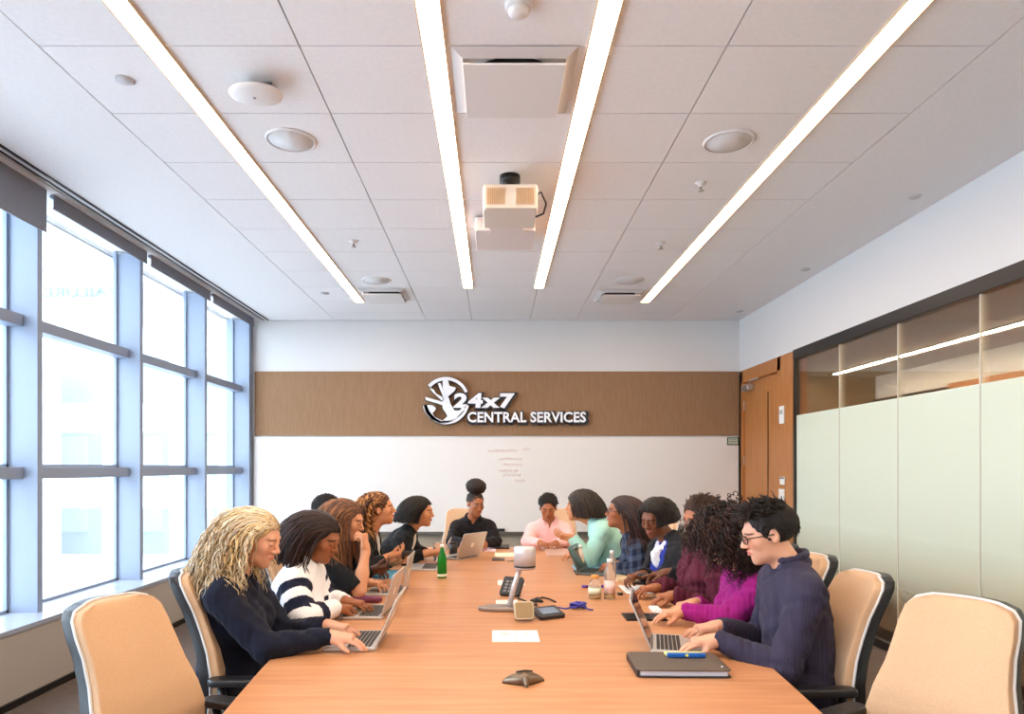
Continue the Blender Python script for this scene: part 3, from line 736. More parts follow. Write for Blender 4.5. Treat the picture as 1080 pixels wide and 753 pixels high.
paper('tablet', 658, 700, 648, 655, 'white-faced black-edged tablet under the hand of the person in magenta', th=.008, m=mat('tablet_black', (24, 24, 26), .25), cat='tablet')
paper('notepad', 694, 722, 646, 650.5, 'white sheet between the tablet and the magenta sleeve', th=.003)
paper('napkin', 687, 696, 641, 646, 'crumpled white tissue by the fingers over the tablet', th=.012, cat='tissue')
o = paper('phone', 519, 532, 589, 591.5, 'dark phone near the far end, beside keys', th=.009, m=mat('phone_brown', (70, 52, 42), .3), cat='phone')
o = paper('notebook', 520, 537, 575.8, 579, 'black notebook right of the woman with a high bun', th=.014, m=mat('planner_dark', (0, 0, 0)), cat='notebook')
p = on(538, 592); t = MB()
for k in range(3):
    a_ = k*1.1; t.tube([(p[0]+.02*k, p[1], TZ+.004), (p[0]+.02*k+.03*math.cos(a_), p[1]+.03*math.sin(a_), TZ+.004)], .004, 6)
t.lathe([(.018, .0), (.018, .003)], (p[0]-.01, p[1], TZ+.001), 16)
single(t, 'key_bunch', mat('key_metal', (110, 96, 80), .35, .7), 'small bunch of keys beside the dark phone near the far end', 'keys', (p[0], p[1], TZ))
# maroon case
p0, p1 = on(372, 635), on(403, 636)
t = MB().tube([(p0[0], p0[1], TZ+.02), (p0[0]+.02, p0[1], TZ+.02), (p1[0]-.02, p1[1], TZ+.02), (p1[0], p1[1], TZ+.02)], [.012, .02, .02, .012], 12)
single(t, 'pencil_case', mat('maroon_fabric', (112, 44, 72), .6), 'maroon pencil case between the striped sweater and the next laptop', 'case', (p0[0], p0[1], TZ))
# bottles
def bottle(px, py, prof, m, lab, parts, cat='bottle', name='bottle'):
    p = on(px, py); t = thing(name, lab, cat, (p[0], p[1], TZ)); MB().lathe(prof, n=24).build('body', m, t)
    for (nm, pr, mm) in parts: MB().lathe(pr, n=24).build(nm, mm, t)
    return t
def clear(name, col, tr=.6, rough=.1):
    if name in MATS: return MATS[name]
    m = mat(name, col, rough); m.node_tree.nodes['Principled BSDF'].inputs['Transmission Weight'].default_value = tr; m.node_tree.nodes['Principled BSDF'].inputs['IOR'].default_value = 1.3; return m
GRN = clear('green_glass', (40, 150, 50), .45)
bottle(466.3, 609.5, [(.030, 0), (.033, .005), (.033, .12), (.028, .15), (.014, .195), (.012, .215)], GRN, 'green glass water bottle standing on the left half of the table',
       [('label', [(.0335, .012), (.0335, .03)], mat('bottle_label', (226, 232, 206), .6)), ('cap', [(.014, .213), (.014, .232)], mat('cap_white', (232, 232, 222), .4))])
PET = clear('clear_plastic', (240, 238, 232), .85, .05); LAB = mat('bottle_label', (0, 0, 0)); JU = clear('apple_juice', (238, 186, 90), .4)
bottle(643, 631, [(.032, .0), (.034, .006), (.034, .14), (.028, .165), (.014, .20), (.013, .212)], PET, 'taller clear plastic bottle with a pink-white label and juice left in it',
       [('label', [(.0345, .035), (.0345, .105)], mat('pink_label', (238, 206, 196), .6)), ('juice', [(.031, .004), (.031, .032)], JU), ('cap', [(.016, .21), (.016, .232)], mat('cap_pale', (226, 228, 222), .4))])
bottle(627.5, 631, [(.034, .0), (.038, .006), (.038, .075), (.03, .10), (.020, .112), (.020, .12)], PET, 'short squat juice bottle with a white label, left of the taller clear bottle',
       [('label', [(.0385, .03), (.0385, .062)], LAB), ('juice', [(.035, .004), (.035, .028)], JU), ('cap', [(.022, .118), (.022, .136)], mat('cap_orange', (226, 150, 60), .4))])
t = thing('purple_marker', 'purple and white marker lying behind the juice bottles', 'marker', (*on(626, 620)[:2], TZ))
MB().tube([(-.075, 0, .009), (-.035, 0, .009)], .009, 10).build('pen_cap', mat('marker_purple', (86, 50, 150), .4), t); MB().tube([(.035, 0, .009), (.07, 0, .009)], .009, 10).build('pen_end', mat('marker_purple', (0, 0, 0)), t)
MB().tube([(-.036, 0, .009), (.036, 0, .009)], .008, 10).build('barrel', WP, t)
bottle(612, 601.5, [(.026, 0), (.030, .006), (.030, .11), (.022, .13), (.014, .165)], mat('milky_bottle', (236, 222, 206), .4), 'small milky bottle with a printed label left of the pale blue folder',
       [('label', [(.0305, .03), (.0305, .09)], mat('cream_label', (240, 226, 190), .6)), ('cap', [(.015, .164), (.015, .19)], mat('cap_white', (0, 0, 0)))])
bottle(645.5, 611, [(.026, 0), (.03, .006), (.03, .13), (.013, .17), (.012, .18)], PET, 'clear empty water bottle behind the taller juice bottle', [('cap', [(.014, .178), (.014, .198)], mat('cap_white', (0, 0, 0)))])
bottle(461, 591.5, [(.030, 0), (.034, .005), (.036, .11), (.036, .15)], clear('clear_tumbler', (240, 240, 240), .9, .03), 'clear tumbler behind the green bottle', [], 'glass', 'tumbler')
bottle(478, 585, [(.028, 0), (.036, .005), (.040, .10)], mat('cup_black', (34, 30, 30), .4), 'black cup left of the laptop with the white emblem', [('lid', [(.042, .10), (.036, .112)], M_black)], 'cup', 'cup')
bottle(654, 627.5, [(.016, 0), (.018, .004), (.018, .012), (.016, .016)], mat('cup_black', (0, 0, 0)), 'small black-rimmed tin beside the juice bottles', [('top', [(.014, .014), (.013, .018)], JU)], 'tin', 'tin')
# round-table camera unit
b0 = on(536, 643); t = thing('conference_camera', 'tall silver 360-degree conference camera with a drum head on a slanted arm', 'camera', (b0[0], b0[1], TZ))
M_rt = mat('satin_silver', (206, 204, 206), .3, .35)
k = b0[1]
def rel(px, py, dd=0): p = at(px, py, k+dd); return (p[0]-b0[0], dd, p[2]-TZ)
MB().prism([(-.165, -.02), (-.10, -.06), (.08, -.07), (.08, .05), (-.10, .055)], .0, .022).build('base', mat('base_silver', (150, 138, 130), .35, .5), t, .006)
MB().tube([rel(537, 640), rel(542, 619), rel(549, 597)], [.015, .014, .013], 12).build('arm', M_rt, t)
hc = rel(553.5, 598)
MB().lathe([(.05, -.012), (.058, -.004), (.058, .0)], hc, 36).build('head_underside', mat('rose_silver2', (196, 172, 170), .35, .3), t)
MB().lathe([(.0585, .0), (.0585, .010)], hc, 36).build('camera_band', M_black, t)
MB().lathe([(.059, .010), (.059, .103), (.055, .109), (.001, .110)], hc, 36).build('drum_head', M_rt, t)
p = on(553, 656)
t = thing('speakerphone_box', 'small standing tan-metal box beside the conference camera base', 'speakerphone', (p[0], p[1], TZ), R(4))
MB().rbox((0, 0, .0), (.098, .10, .028), .014, Matrix.Rotation(R(62), 3, 'X')).build('x', M_black)
bpy.data.objects.remove(bpy.data.objects['x'])
q = Matrix.Rotation(R(60), 3, 'X')
MB().rbox((0, .02, .05), (.100, .095, .026), .016, q).build('casing', mat('champagne_metal', (176, 164, 140), .3, .5), t, .004)
MB().rbox((0, .0095, .0565), (.086, .08, .004), .012, q).build('front_panel', mat('champagne_dark', (140, 118, 84), .35, .4), t, .001)
p = on(578, 651)
t = thing('control_pad', 'black tilted control pad with a grey-blue display, right of the tan metal box', 'control pad', (p[0], p[1], TZ), R(28))
q = Matrix.Rotation(R(16), 3, 'X')
MB().rbox((0, 0, .022), (.15, .11, .024), .012, q).build('body', M_blk, t, .004)
MB().box((0, -.004, .0355), (.10, .065, .002), q).build('display', mat('display_grey_blue', (120, 134, 152), .2), t)
p = on(540, 628)
t = thing('desk_phone', 'black wedge-shaped device tilted up behind the conference camera arm', 'phone', (p[0], p[1], TZ), R(-25))
q = Matrix.Rotation(R(48), 3, 'X')
MB().rbox((0, .0, .052), (.13, .13, .03), .015, q).build('body', M_blk, t, .006)
kk = MB()
for i in range(3):
    for j in range(4): kk.box(tuple(Vector((0, 0, .052))+q @ Vector((-.03+.03*i, -.04+.022*j, .0165))), (.02, .014, .004), q)
kk.build('keypad', GP, t)
rr = random.Random(5); 
pts = [on(a, b) for a, b in ((546, 632), (552, 634), (560, 638), (566, 640), (564, 634), (572, 631), (580, 633), (586, 636))]
single(MB().tube([(a[0], a[1], TZ+.006) for a in pts], .005, 8), 'cable', mat('black_rubber', (0, 0, 0)), 'black cable running behind the tan metal box', 'cable', (*pts[0][:2], TZ))
pts = [on(a, b) for a, b in ((560, 636), (568, 633), (562, 636), (572, 637), (566, 634))]
single(MB().tube([(a[0], a[1], TZ+.014) for a in pts], .007, 8), 'coiled_cable', mat('black_rubber', (0, 0, 0)), 'short bundled black cable coil behind the control pad', 'cable', (*pts[0][:2], TZ))
c0 = on(610, 642); pts = [on(583, 646), on(588, 641.5), on(596, 643)]; pp = [(a[0], a[1], TZ+.005) for a in pts]
for k_ in range(60):
    a_ = k_*.62; r_ = .028+.012*math.sin(k_*1.7); pp.append((c0[0]+1.25*r_*math.cos(a_), c0[1]+r_*math.sin(a_), TZ+.008+.012*(1+math.sin(k_*.9))))
pp.append((c0[0]+.05, c0[1]-.05, TZ+.006)); pp.append((c0[0]+.072, c0[1]-.06, TZ+.006))
single(MB().tube(pp, .0042, 6), 'network_cable', mat('cable_blue', (52, 52, 150), .5), 'tangled blue network cable right of the control pad', 'cable', (c0[0], c0[1], TZ))
# three-legged microphone
p = on(553, 721); t = thing('table_microphone', 'low three-winged pewter microphone in front, nearest on the table', 'microphone', (p[0], p[1], TZ), R(10))
M_pw = mat('pewter', (120, 104, 88), .32, .75)
mm = []
for a_ in (160, 20, 268):
    L_ = .078 if a_ != 268 else .05; w0 = .030 if a_ != 268 else .014
    c_, s_ = math.cos(R(a_)), math.sin(R(a_)); q = MB(); vs = []; fs = []
    for i in range(9):
        u = i/8; rr_ = L_*u; ww = w0*(1-.55*u**1.5); hh = .032*(1-u*u)*(1) + .009; 
        for (sx, sz) in ((-1, 0), (-.7, .75), (0, 1), (.7, .75), (1, 0)):
            vs.append((c_*rr_-s_*ww*sx, s_*rr_+c_*ww*sx, .001+(hh if sz else 0)*max(sz, 0)))
    for i in range(8):
        for j in range(4): a1 = i*5+j; fs.append((a1, a1+5, a1+6, a1+1))
        fs.append((i*5, i*5+4, i*5+9, i*5+5))
    fs.append((40, 41, 42, 43, 44)); q.add(vs, fs, True)
    q.build('wing' if a_ != 268 else 'front_foot', M_pw, t)
MB().ell((0, 0, .022), (.026, .024, .020), 24, 10).build('hub', M_pw, t)
MB().tube([(-.03, .0, .043), (0, .002, .046), (.03, 0, .043)], .003, 6).build('mute_bar', M_black, t)
# ================================================================== people
UZ = V(0, 0, 1)
M_skin = attr_mat('skin', .5, spec=.35, sss=.06)
M_hair = attr_mat('hair', .55, spec=.35)
M_cloth = attr_mat('woven_cloth', .85, spec=.15, sheen=.05, bump=.25, bscale=260)
M_lens = glass_mat('spectacle_lens', (.97, .97, .97), .35)
M_rim = mat('spectacle_rim', (24, 20, 20), .3)
SKIN = {'fair': (216, 162, 134), 'light': (208, 148, 112), 'tan': (198, 134, 92), 'brown': (158, 98, 64), 'deep': (116, 70, 46), 'dark': (88, 54, 40)}
def ik(S, W, l1, l2, hint):
    v = W-S; d = np.linalg.norm(v); m = (l1+l2)*.992
    if d > m: W = S+v/d*m; d = m
    if d < .12: d = .12
    a = (l1*l1-l2*l2+d*d)/(2*d); h = math.sqrt(max(0, l1*l1-a*a)); u = nrm(W-S)
    p = nrm(hint-u*(hint @ u)); return S+u*a+p*h, W
def hand_prims(W, f, n, lat, s=1, curl=.4, thumb=.5, spread=1., point=0):
    """W wrist, f finger direction, n palm normal (side the palm faces), lat towards the thumb"""
    f = nrm(f); n = nrm(n-f*(n @ f)); c_ = np.cross(f, n); lat = c_ if c_ @ lat > 0 else -c_
    M = np.array([f, lat, n]); P = []
    P.append(cap(W-f*.02, W+f*.02, .026*s, .027*s, .02))
    P.append(rbx(W+f*.052*s, np.array([.045, .040, .0155])*s, .012*s, M, .022))
    P.append(ell(W+f*.03*s+lat*.022*s+n*.010*s, np.array([.032, .018, .015])*s, M, .015))
    L = [.070, .079, .073, .056]; O = [.032, .0108, -.0108, -.031]; B = [.088, .094, .090, .082]; Rr = [.0082, .0084, .0081, .0072]
    for i in range(4):
        b = W+f*B[i]*s*.97+lat*O[i]*s+n*.002; dirv = nrm(f+lat*O[i]*1.6*spread*3.6); ang = 0; cc = curl*(1+.10*i)
        if point and i == 0: cc = .12
        p = b-f*.012; r0 = Rr[i]*s
        for j, (fr, ca) in enumerate(((.46, .75), (.30, 1.0), (.24, .7))):
            ang += cc*ca; dd = dirv*math.cos(ang)+n*math.sin(ang); q = p+dd*(L[i]*s*fr+(.012 if j == 0 else 0))
            P.append(cap(p, q, r0, r0*.90, .004 if j == 0 else .006)); r0 *= .90; p = q
    tb = W+f*.028*s+lat*.026*s+n*.006; d1 = nrm(f*.75+lat*(.75-.5*thumb)+n*(.25+.6*thumb)); q = tb+d1*.042*s; d2 = nrm(d1+f*.45-lat*.35*thumb+n*.1); q2 = q+d2*.034*s
    P += [cap(tb, q, .0125*s, .0105*s, .014), cap(q, q2, .0103*s, .0088*s, .006)]
    return P
def head_prims(H, M, s=1, jaw=1., nose=1.):
    """M rows: right, forward, up"""
    def c(x, y, z): return H+(M[0]*x+M[1]*y+M[2]*z)*s
    def E(x, y, z, a, b, cc, k=.02, op='u'): return ell(c(x, y, z), np.array([a, b, cc])*s, M, k*s, op)
    def C(p, q, ra, rb, k=.012, op='u'): return cap(c(*p), c(*q), ra*s, rb*s, k*s, op)
    P = [E(0, -.018, .035, .074, .094, .080), E(0, .028, -.02, .058, .058, .082, .03), E(0, .030, -.068, .047*jaw, .050, .036, .03),
         E(0, .066, -.095, .021*jaw, .019, .016, .024), C((-.030, .074, .026), (.030, .074, .026), .012, .012, .02),
         E(.040, .054, -.018, .022, .026, .024, .02), E(-.040, .054, -.018, .022, .026, .024, .02)]
    for sx in (-1, 1): P += [E(sx*.031, .098, .007, .019, .016, .012, .014, 's'), E(sx*.0305, .0745, .006, .0150, .0145, .0125, .003)]
    P += [C((0, .082, .018), (0, .104*nose, -.020), .0075, .0095, .012), E(0, .103*nose, -.023, .0115, .011, .009, .008)]
    for sx in (-1, 1): P += [E(sx*.0125, .094, -.027, .0075, .010, .0075, .006), C((sx*.004, .0925, -.048), (sx*.019, .082, -.0515), .0055, .0035, .006), C((sx*.003, .0915, -.0585), (sx*.017, .082, -.0565), .0062, .004, .006)]
    P.append(C((-.017, .0955, -.0532), (.017, .0955, -.0532), .0022, .0022, .003, 's'))
    for sx in (-1, 1):
        P += [E(sx*.0755, -.008, -.002, .009, .018, .031, .008), E(sx*.078, -.004, -.022, .007, .010, .012, .006), E(sx*.0850, -.004, .003, .006, .010, .018, .004, 's')]
    return P, c
def head_colour(v, H, M, skin, s, eyes, lip, brow, P):
    L = (v-H) @ M.T/s; x, y, z = L[:, 0], L[:, 1], L[:, 2]; ax = np.abs(x)
    base = np.array(lin(SKIN[skin])); C = np.tile(base, (len(v), 1))
    tone = 1+.05*np.sin(v[:, 0]*31+np.sin(v[:, 2]*23)*2)*np.sin(v[:, 1]*27); C *= tone[:, None]
    def blend(m, col, a=1):
        m = np.clip(m, 0, 1)*a; C[:] = C*(1-m[:, None])+np.array(col)*m[:, None]
    sm = lambda d, w: np.clip(.5-d/w, 0, 1)
    ck = sm(np.sqrt(((ax-.038)/.02)**2+((z+.022)/.018)**2)-1, .8)*(y > .03); blend(ck, base*np.array([1.05, .82, .78]), .5)
    lp = sm(np.sqrt((ax/.021)**2+((z+.0535)/.0095)**2)-1, .35)*(y > .072); blend(lp, lin(lip) if lip else base*np.array([.78, .5, .5]), .85)
    lm = sm(np.abs(z+.0537)-.0012, .0016)*(ax < .018)*(y > .07); blend(lm, base*.35, .7)
    bw = sm(np.abs(z-(.0275-.25*(ax-.03)**1*(ax > .032)+.0*ax))-.0036, .003)*sm(np.abs(ax-.032)-.018, .006)*(y > .05); blend(bw, lin(brow), 1.)
    e = np.sqrt(((ax-.0305)/.0135)**2+((z-.0055)/.0062)**2)
    if eyes == 'open':
        blend(sm(e-1.12, .25)*(y > .06), base*.22); blend(sm(e-.86, .2)*(y > .06), (.62, .58, .55))
        ir = np.sqrt((ax-.0305)**2+(z-.0058)**2); blend(sm(ir-.0056, .002)*(y > .06), (.03, .016, .01))
    else:
        blend(sm(np.abs(z-(.0008+9*(ax-.0305)**2))-.0018, .002)*sm(np.abs(ax-.0305)-.0135, .004)*(y > .055), base*.15, .95)
        blend(sm(e-1.2, .5)*(z > .002)*(y > .055), base*.8, .5)
    return C
def hfun(v, q, A, seed=0, wl=.07):
    """cloth folds: displacement along the normal"""
    k = 2*PI/wl; a, b, c = v[:, 0], v[:, 1], v[:, 2]
    u = np.sin(k*(a*.7+c*.6+.25*b)+2.2*np.sin(k*.37*(b+c)+seed))+.6*np.sin(k*1.7*(b*.6-c*.7)+1.7*np.sin(k*.5*a+seed*2))+.35*np.sin(k*2.9*(a-b*.4)+seed)
    return A*(.7*u-.10*u*u+.7)
def strands(roots, d0, prims, head, opt, rg):
    N = len(roots); K = opt['seg']; p = roots.copy(); d = d0.copy(); path = [p.copy()]
    step = (opt['len']*(1+opt.get('lenj', .12)*(rg.random(N)*2-1)))/K; grav = opt.get('grav', .25); M = head[1]
    live_z = opt.get('endz'); fixed = np.zeros(N, bool)
    tgt = nrm(opt.get('fall', V(0, 0, -1)))+(rg.random((N, 3))-.5)*opt.get('fallj', 0); tgt = tgt/np.linalg.norm(tgt, axis=1)[:, None]
    for i in range(K):
        g = grav*(.35+i/K*1.3); d = d*(1-g)+tgt*g+rg.normal(0, opt.get('jit', .03), (N, 3)); d /= np.linalg.norm(d, axis=1)[:, None]
        q = p+d*step[:, None]
        for _ in range(2):
            s = sd(prims, q)-opt.get('clear', .008); m = s < 0
            if m.any():
                e = .004; gq = np.stack([sd(prims, q[m]+np.eye(3)[j]*e)-sd(prims, q[m]-np.eye(3)[j]*e) for j in range(3)], axis=1)
                gq /= np.maximum(1e-9, np.linalg.norm(gq, axis=1))[:, None]; q[m] += gq*(-s[m])[:, None]
        if live_z is not None:
            f_ = ((q-head[0]) @ M[2] < opt['endj']) & (i > 2); fixed |= f_
        q[fixed] = p[fixed]+d[fixed]*1e-4
        d = (q-p); d /= np.maximum(1e-9, np.linalg.norm(d, axis=1))[:, None]; d[fixed] = tgt[fixed]
        p = q; path.append(p.copy())
    X = np.stack(path, axis=1)                               # N,K+1,3
    A, F = opt.get('wave', 0), opt.get('freq', 6)
    if A:
        t = np.linspace(0, 1, K+1)[None, :]; ph = rg.random(N)[:, None]*6.28; T = np.gradient(X, axis=1); T /= np.maximum(1e-9, np.linalg.norm(T, axis=2))[:, :, None]
        u = np.cross(T, UZ+V(.01, .02, 0)); bad = np.linalg.norm(u, axis=2) < .2; u[bad] = V(1, 0, 0); u /= np.linalg.norm(u, axis=2)[:, :, None]; w_ = np.cross(T, u)
        amp = A*np.minimum(1, t*3+opt.get('wave0', 0)); f2 = F*(1+.25*(rg.random(N)[:, None]-.5))
        X = X+u*(amp*np.sin(ph+2*PI*f2*t))[:, :, None]+w_*(amp*opt.get('helix', .5)*np.cos(ph+2*PI*f2*t))[:, :, None]
    return X
def tubes(X, r, cols, m, name, parent, taper=.35, flat=1.0, n=5):
    N, K1, _ = X.shape; T = np.gradient(X, axis=1); T /= np.maximum(1e-9, np.linalg.norm(T, axis=2))[:, :, None]
    up = np.array([.3, .2, .93]); u = np.cross(T, up); l = np.linalg.norm(u, axis=2); u[l < .15] = V(1, 0, 0); u /= np.maximum(1e-9, np.linalg.norm(u, axis=2))[:, :, None]; w_ = np.cross(T, u)
    t = np.linspace(0, 1, K1); rad = r[:, None]*(1-(1-taper)*t[None, :]**2)*np.minimum(1, .6+t[None, :]*4)
    rad[:, -1] *= .3
    a = np.arange(n)*2*PI/n
    ring = X[:, :, None, :]+(u[:, :, None, :]*np.cos(a)[None, None, :, None]+w_[:, :, None, :]*np.sin(a)[None, None, :, None]*flat)*rad[:, :, None, None]
    v = ring.reshape(-1, 3); base = (np.arange(N)[:, None, None]*K1+np.arange(K1-1)[None, :, None])*n; k = np.arange(n)[None, None, :]; k2 = (k+1) % n
    q = np.stack([base+k, base+k2, base+n+k2, base+n+k], axis=3).reshape(-1, 4)
    c = np.repeat(cols, K1*n, axis=0)
    return v, q, c
def scalp(n, H, M, s, line, rg):
    i = np.arange(n*2)+.5; ph = np.arccos(1-2*i/(n*2)); th = PI*(1+5**.5)*i
    D = np.stack([np.cos(th)*np.sin(ph), np.sin(th)*np.sin(ph), np.cos(ph)], axis=1)
    x, y, z = D.T; ax = np.abs(x)
    lim = np.where(y > .35, line+.0*ax, np.where(y > -.25, line-.42-(.35-y)*.4, -.62)); keep = z > lim
    if line < .9: keep &= ~((y > .45) & (z < line)) 
    D = D[keep]; return D, H+((D*np.array([.074, .094, .080])+np.array([0, -.018, .035])) @ M)*s
def hairdo(pr, P, HP, H, M, s, cloth, style, seed):
    rg = np.random.default_rng(seed); col = [np.array(lin(c)) for c in style['col']]; objs = []
    V_, Q_, C_ = [], [], []
    def put(v, q, c):
        n = sum(len(a) for a in V_); V_.append(v); Q_.append(q+n); C_.append(c)
    c = lambda x, y, z: H+(M[0]*x+M[1]*y+M[2]*z)*s
    def E(x, y, z, a, b, cc, k=.02, op='u'): return ell(c(x, y, z), np.array([a, b, cc])*s, M, k*s, op)
    th = style.get('thick', .010); low = style.get('low', -.02)
    capP = [E(0, -.022, .037, .074+th, .094+th, .080+th)]+[E(*a) for a in style.get('extra', [])]
    fz = style.get('fz', 0)
    capP += [E(0, .105, -.018, .15, .085, .075, .012, 's'), E(0, .112, .004+fz, .088, .078, .092, .010, 's'), E(0, .02, -.115, .10, .075, .09, .012, 's'), E(0, -.02, -.15+style.get('nape', 0), .11, .11, .09, .01, 's')]
    if style.get('ears', True):
        for sx in (-1, 1): capP.append(E(sx*.085, -.002, -.008, .02, .026, .036, .006, 's'))
    v, q = surf(capP, style.get('cres', .0045)); nn = vnormals(v, q)
    if style.get('lump'):
        k = style.get('lumpk', 320); a = style['lump']
        v = v+nn*(a*(np.sin(v[:, 0]*k+2*np.sin(v[:, 2]*k*.6))+np.sin(v[:, 1]*k*1.1+2*np.sin(v[:, 0]*k*.7))+np.sin(v[:, 2]*k*.9+1.5*np.sin(v[:, 1]*k)))/2)[:, None]
    put(v, q, np.tile(col[0]*.8, (len(v), 1)))
    coll = HP+cloth
    for st_ in style.get('strands', []):
        D, roots = scalp(st_['n'], H, M, s, st_.get('line', .42), rg)
        if st_.get('side'): kk = D[:, 0]*st_['side'] > -.15; D, roots = D[kk], roots[kk]
        if 'sel' in st_: kk = st_['sel'](D); D, roots = D[kk], roots[kk]
        comb = np.stack([np.sign(D[:, 0]-st_.get('part', 0))*st_.get('cx', .5)+0*D[:, 0], np.full(len(D), st_.get('cy', -.4)), np.full(len(D), st_.get('cz', .2))], axis=1)
        d0 = D*st_.get('lift', .5)+comb; d0 /= np.linalg.norm(d0, axis=1)[:, None]; d0 = d0 @ M
        roots = roots+(D @ M)*(th*1.02)*s
        if st_.get('endz') is not None: st_['endj'] = st_['endz']*(1+.12*(rg.random(len(D))-.5))*s
        X = strands(roots, d0, coll, (H, M), st_, rg)
        ci = rg.random(len(D)); cc = np.stack([col[int(len(col)*a*.999)]*(.86+.28*rg.random()) for a in ci]); rr_ = st_.get('r', .004)*(.7+.6*rg.random(len(D)))
        v, q, cl = tubes(X, rr_, cc, None, None, None, st_.get('taper', .35)); put(v, q, cl)
    v = np.concatenate(V_); q = np.concatenate(Q_); cc = np.concatenate(C_)
    return np_mesh('hair', v-P, q, M_hair, pr, cc)
def mk_glasses(root, P, H, M, s, col=(24, 20, 20)):
    c = lambda x, y, z: H+(M[0]*x+M[1]*y+M[2]*z)*s-P
    mb = MB()
    for sx in (-1, 1):
        pts = [c(sx*.032+.024*math.copysign(abs(math.cos(a))**.7, math.cos(a)), .101-.25*abs(.024*math.cos(a)*sx+.03-.008)*.6, .005+.0165*math.copysign(abs(math.sin(a))**.7, math.sin(a))) for a in np.linspace(0, 2*PI, 25)]
        mb.tube(pts, .0026, 6); mb.tube([c(sx*.056, .092, .012), c(sx*.076, .055, .010), c(sx*.081, -.005, .004)], .0028, 6)
    mb.tube([c(-.009, .101, .008), c(0, .105, .010), c(.009, .101, .008)], .0022, 6)
    g = mb.build('glasses', mat('spectacle_rim_%d_%d_%d' % col, col, .3), root)
    ln = MB()
    for sx in (-1, 1):
        ln.add([c(sx*.032+.021*math.cos(a), .098, .005+.014*math.sin(a)) for a in np.linspace(0, 2*PI, 17)[:-1]]+[c(sx*.032+.021*math.cos(a), .0968, .005+.014*math.sin(a)) for a in np.linspace(0, 2*PI, 17)[:-1]], [tuple(range(16)), tuple(range(31, 15, -1))]+[(i, (i+1) % 16, 16+(i+1) % 16, 16+i) for i in range(16)])
    ln.build('lens', M_lens, g)
def person(S):
    g = S.get; P = V(S['C'][0]*1., S['C'][1]*1., 0); hip = np.asarray(S['hip'], float); C = np.asarray(S['C'], float)+V(0, 0, .028); H = np.asarray(S['H'], float)
    P = V(hip[0], hip[1], 0); s = g('s', 1.); w = g('w', 1.); bust = g('bust', 1.); res = g('res', .004)
    root = thing('person', S['label'], 'person', P)
    Ff = nrm(V(math.cos(R(S['face'])), math.sin(R(S['face'])), 0)); Rr = nrm(np.cross(Ff, UZ)); U = nrm(C-hip); F = nrm(np.cross(U, Rr)); L = np.linalg.norm(C-hip)
    MT = np.array([Rr, F, U])
    hd = R(S['hface']); pt = R(g('pitch', 0)); hf = V(math.cos(hd)*math.cos(pt), math.sin(hd)*math.cos(pt), math.sin(pt)); hr = nrm(np.cross(hf, UZ)); hu = np.cross(hr, hf)
    ro = R(g('roll', 0)); hr, hu = hr*math.cos(ro)+hu*math.sin(ro), hu*math.cos(ro)-hr*math.sin(ro)
    MH = np.array([hr, hf, hu])
    def torso(o, bu=1):
        r = [ell(hip+U*.03, np.array([.168*w, .122*w, .115])+o, MT, .05), ell(hip+U*.38*L-F*.012, np.array([.142*w, .105*w, .15])+o, MT, .06),
             ell(hip+U*.70*L-F*.008, np.array([.150*w, .108*w, .155])+o, MT, .06), ell(C-U*.045-F*.01, np.array([.148*w, .085*w, .075])+o, MT, .05),
             cap(C+Rr*.135*w-U*.025, C-Rr*.135*w-U*.025, .053+o, .053+o, .05)]
        for sx in (-1, 1): r.append(cap(C+Rr*sx*.125*w-U*.01, C+Rr*sx*.030+U*.050-F*.012, .040+o, .044+o, .05))
        if bust and bu:
            for sx in (-1, 1): r.append(ell(hip+U*.66*L+F*.085*w+Rr*sx*.072*w, np.array([.062, .056, .062])*bust+o, MT, .05))
        return r
    nb = C+U*.03-F*.012; nt_ = H-hf*.022-hu*.07
    arms = {}
    for side, sx in (('r', 1), ('l', -1)):
        a = S.get(side)
        Sh = C+Rr*sx*.165*w-U*.028
        if a is None: continue
        W = np.asarray(a['w'], float).copy(); W[2] = max(W[2], .822) if not a.get('free') else W[2]; hint = nrm(np.asarray(a.get('hint', Rr*sx*.5-UZ*1.-Ff*.3), float)); l1, l2 = .285*s, .250*s
        El, W2 = ik(Sh, W, l1, l2, hint)
        if El[2] < .815 and abs(El[0]-TX) < thw(El[1])+.02 and El[1] < TY1+.05: El[2] = .815
        if np.linalg.norm(W2-W) > .02: print('REACH', S['label'][:30], side, round(float(np.linalg.norm(W2-W)), 3))
        arms[side] = (Sh, El, W2, a, sx)
    # ---- body: one continuous skin surface
    B = torso(-.012); B.append(cap(nb, nt_, .056*g('nk', 1.), .050*g('nk', 1.), .04))
    HPp, hc = head_prims(H, MH, g('hs', 1.), g('jaw', 1.), g('nose', 1.)); B += HPp
    hands = {}
    for k, (Sh, El, W, a, sx) in arms.items():
        B += [cap(Sh, El, .044, .036, .03), cap(El, El*.55+W*.45, .037, .037, .01), cap(El*.6+W*.4, W, .036, .024, .02)]
        fd = nrm(a.get('f', W-El)); n = np.asarray(a.get('n', V(0, 0, -1)), float); c0 = np.cross(fd, nrm(n)); lat = np.asarray(a.get('lat', c0*(1 if sx < 0 else -1)), float)
        # thumb of a right hand, palm down and fingers forward, points to the left
        B += hand_prims(W+fd*.01, fd, n, lat, s*g('hands', .97), a.get('curl', .35), a.get('thumb', .5), a.get('spread', 1.), a.get('point', 0)); hands[k] = (W, fd)
    v, q = surf(B, res)
    col = head_colour(v, H, MH, S['skin'], g('hs', 1.), g('eyes', 'open'), g('lip'), g('brow', (40, 26, 20)), P)
    np_mesh('body', v-P, q, M_skin, root, col)
    # ---- clothes, from the inside out
    outer = None
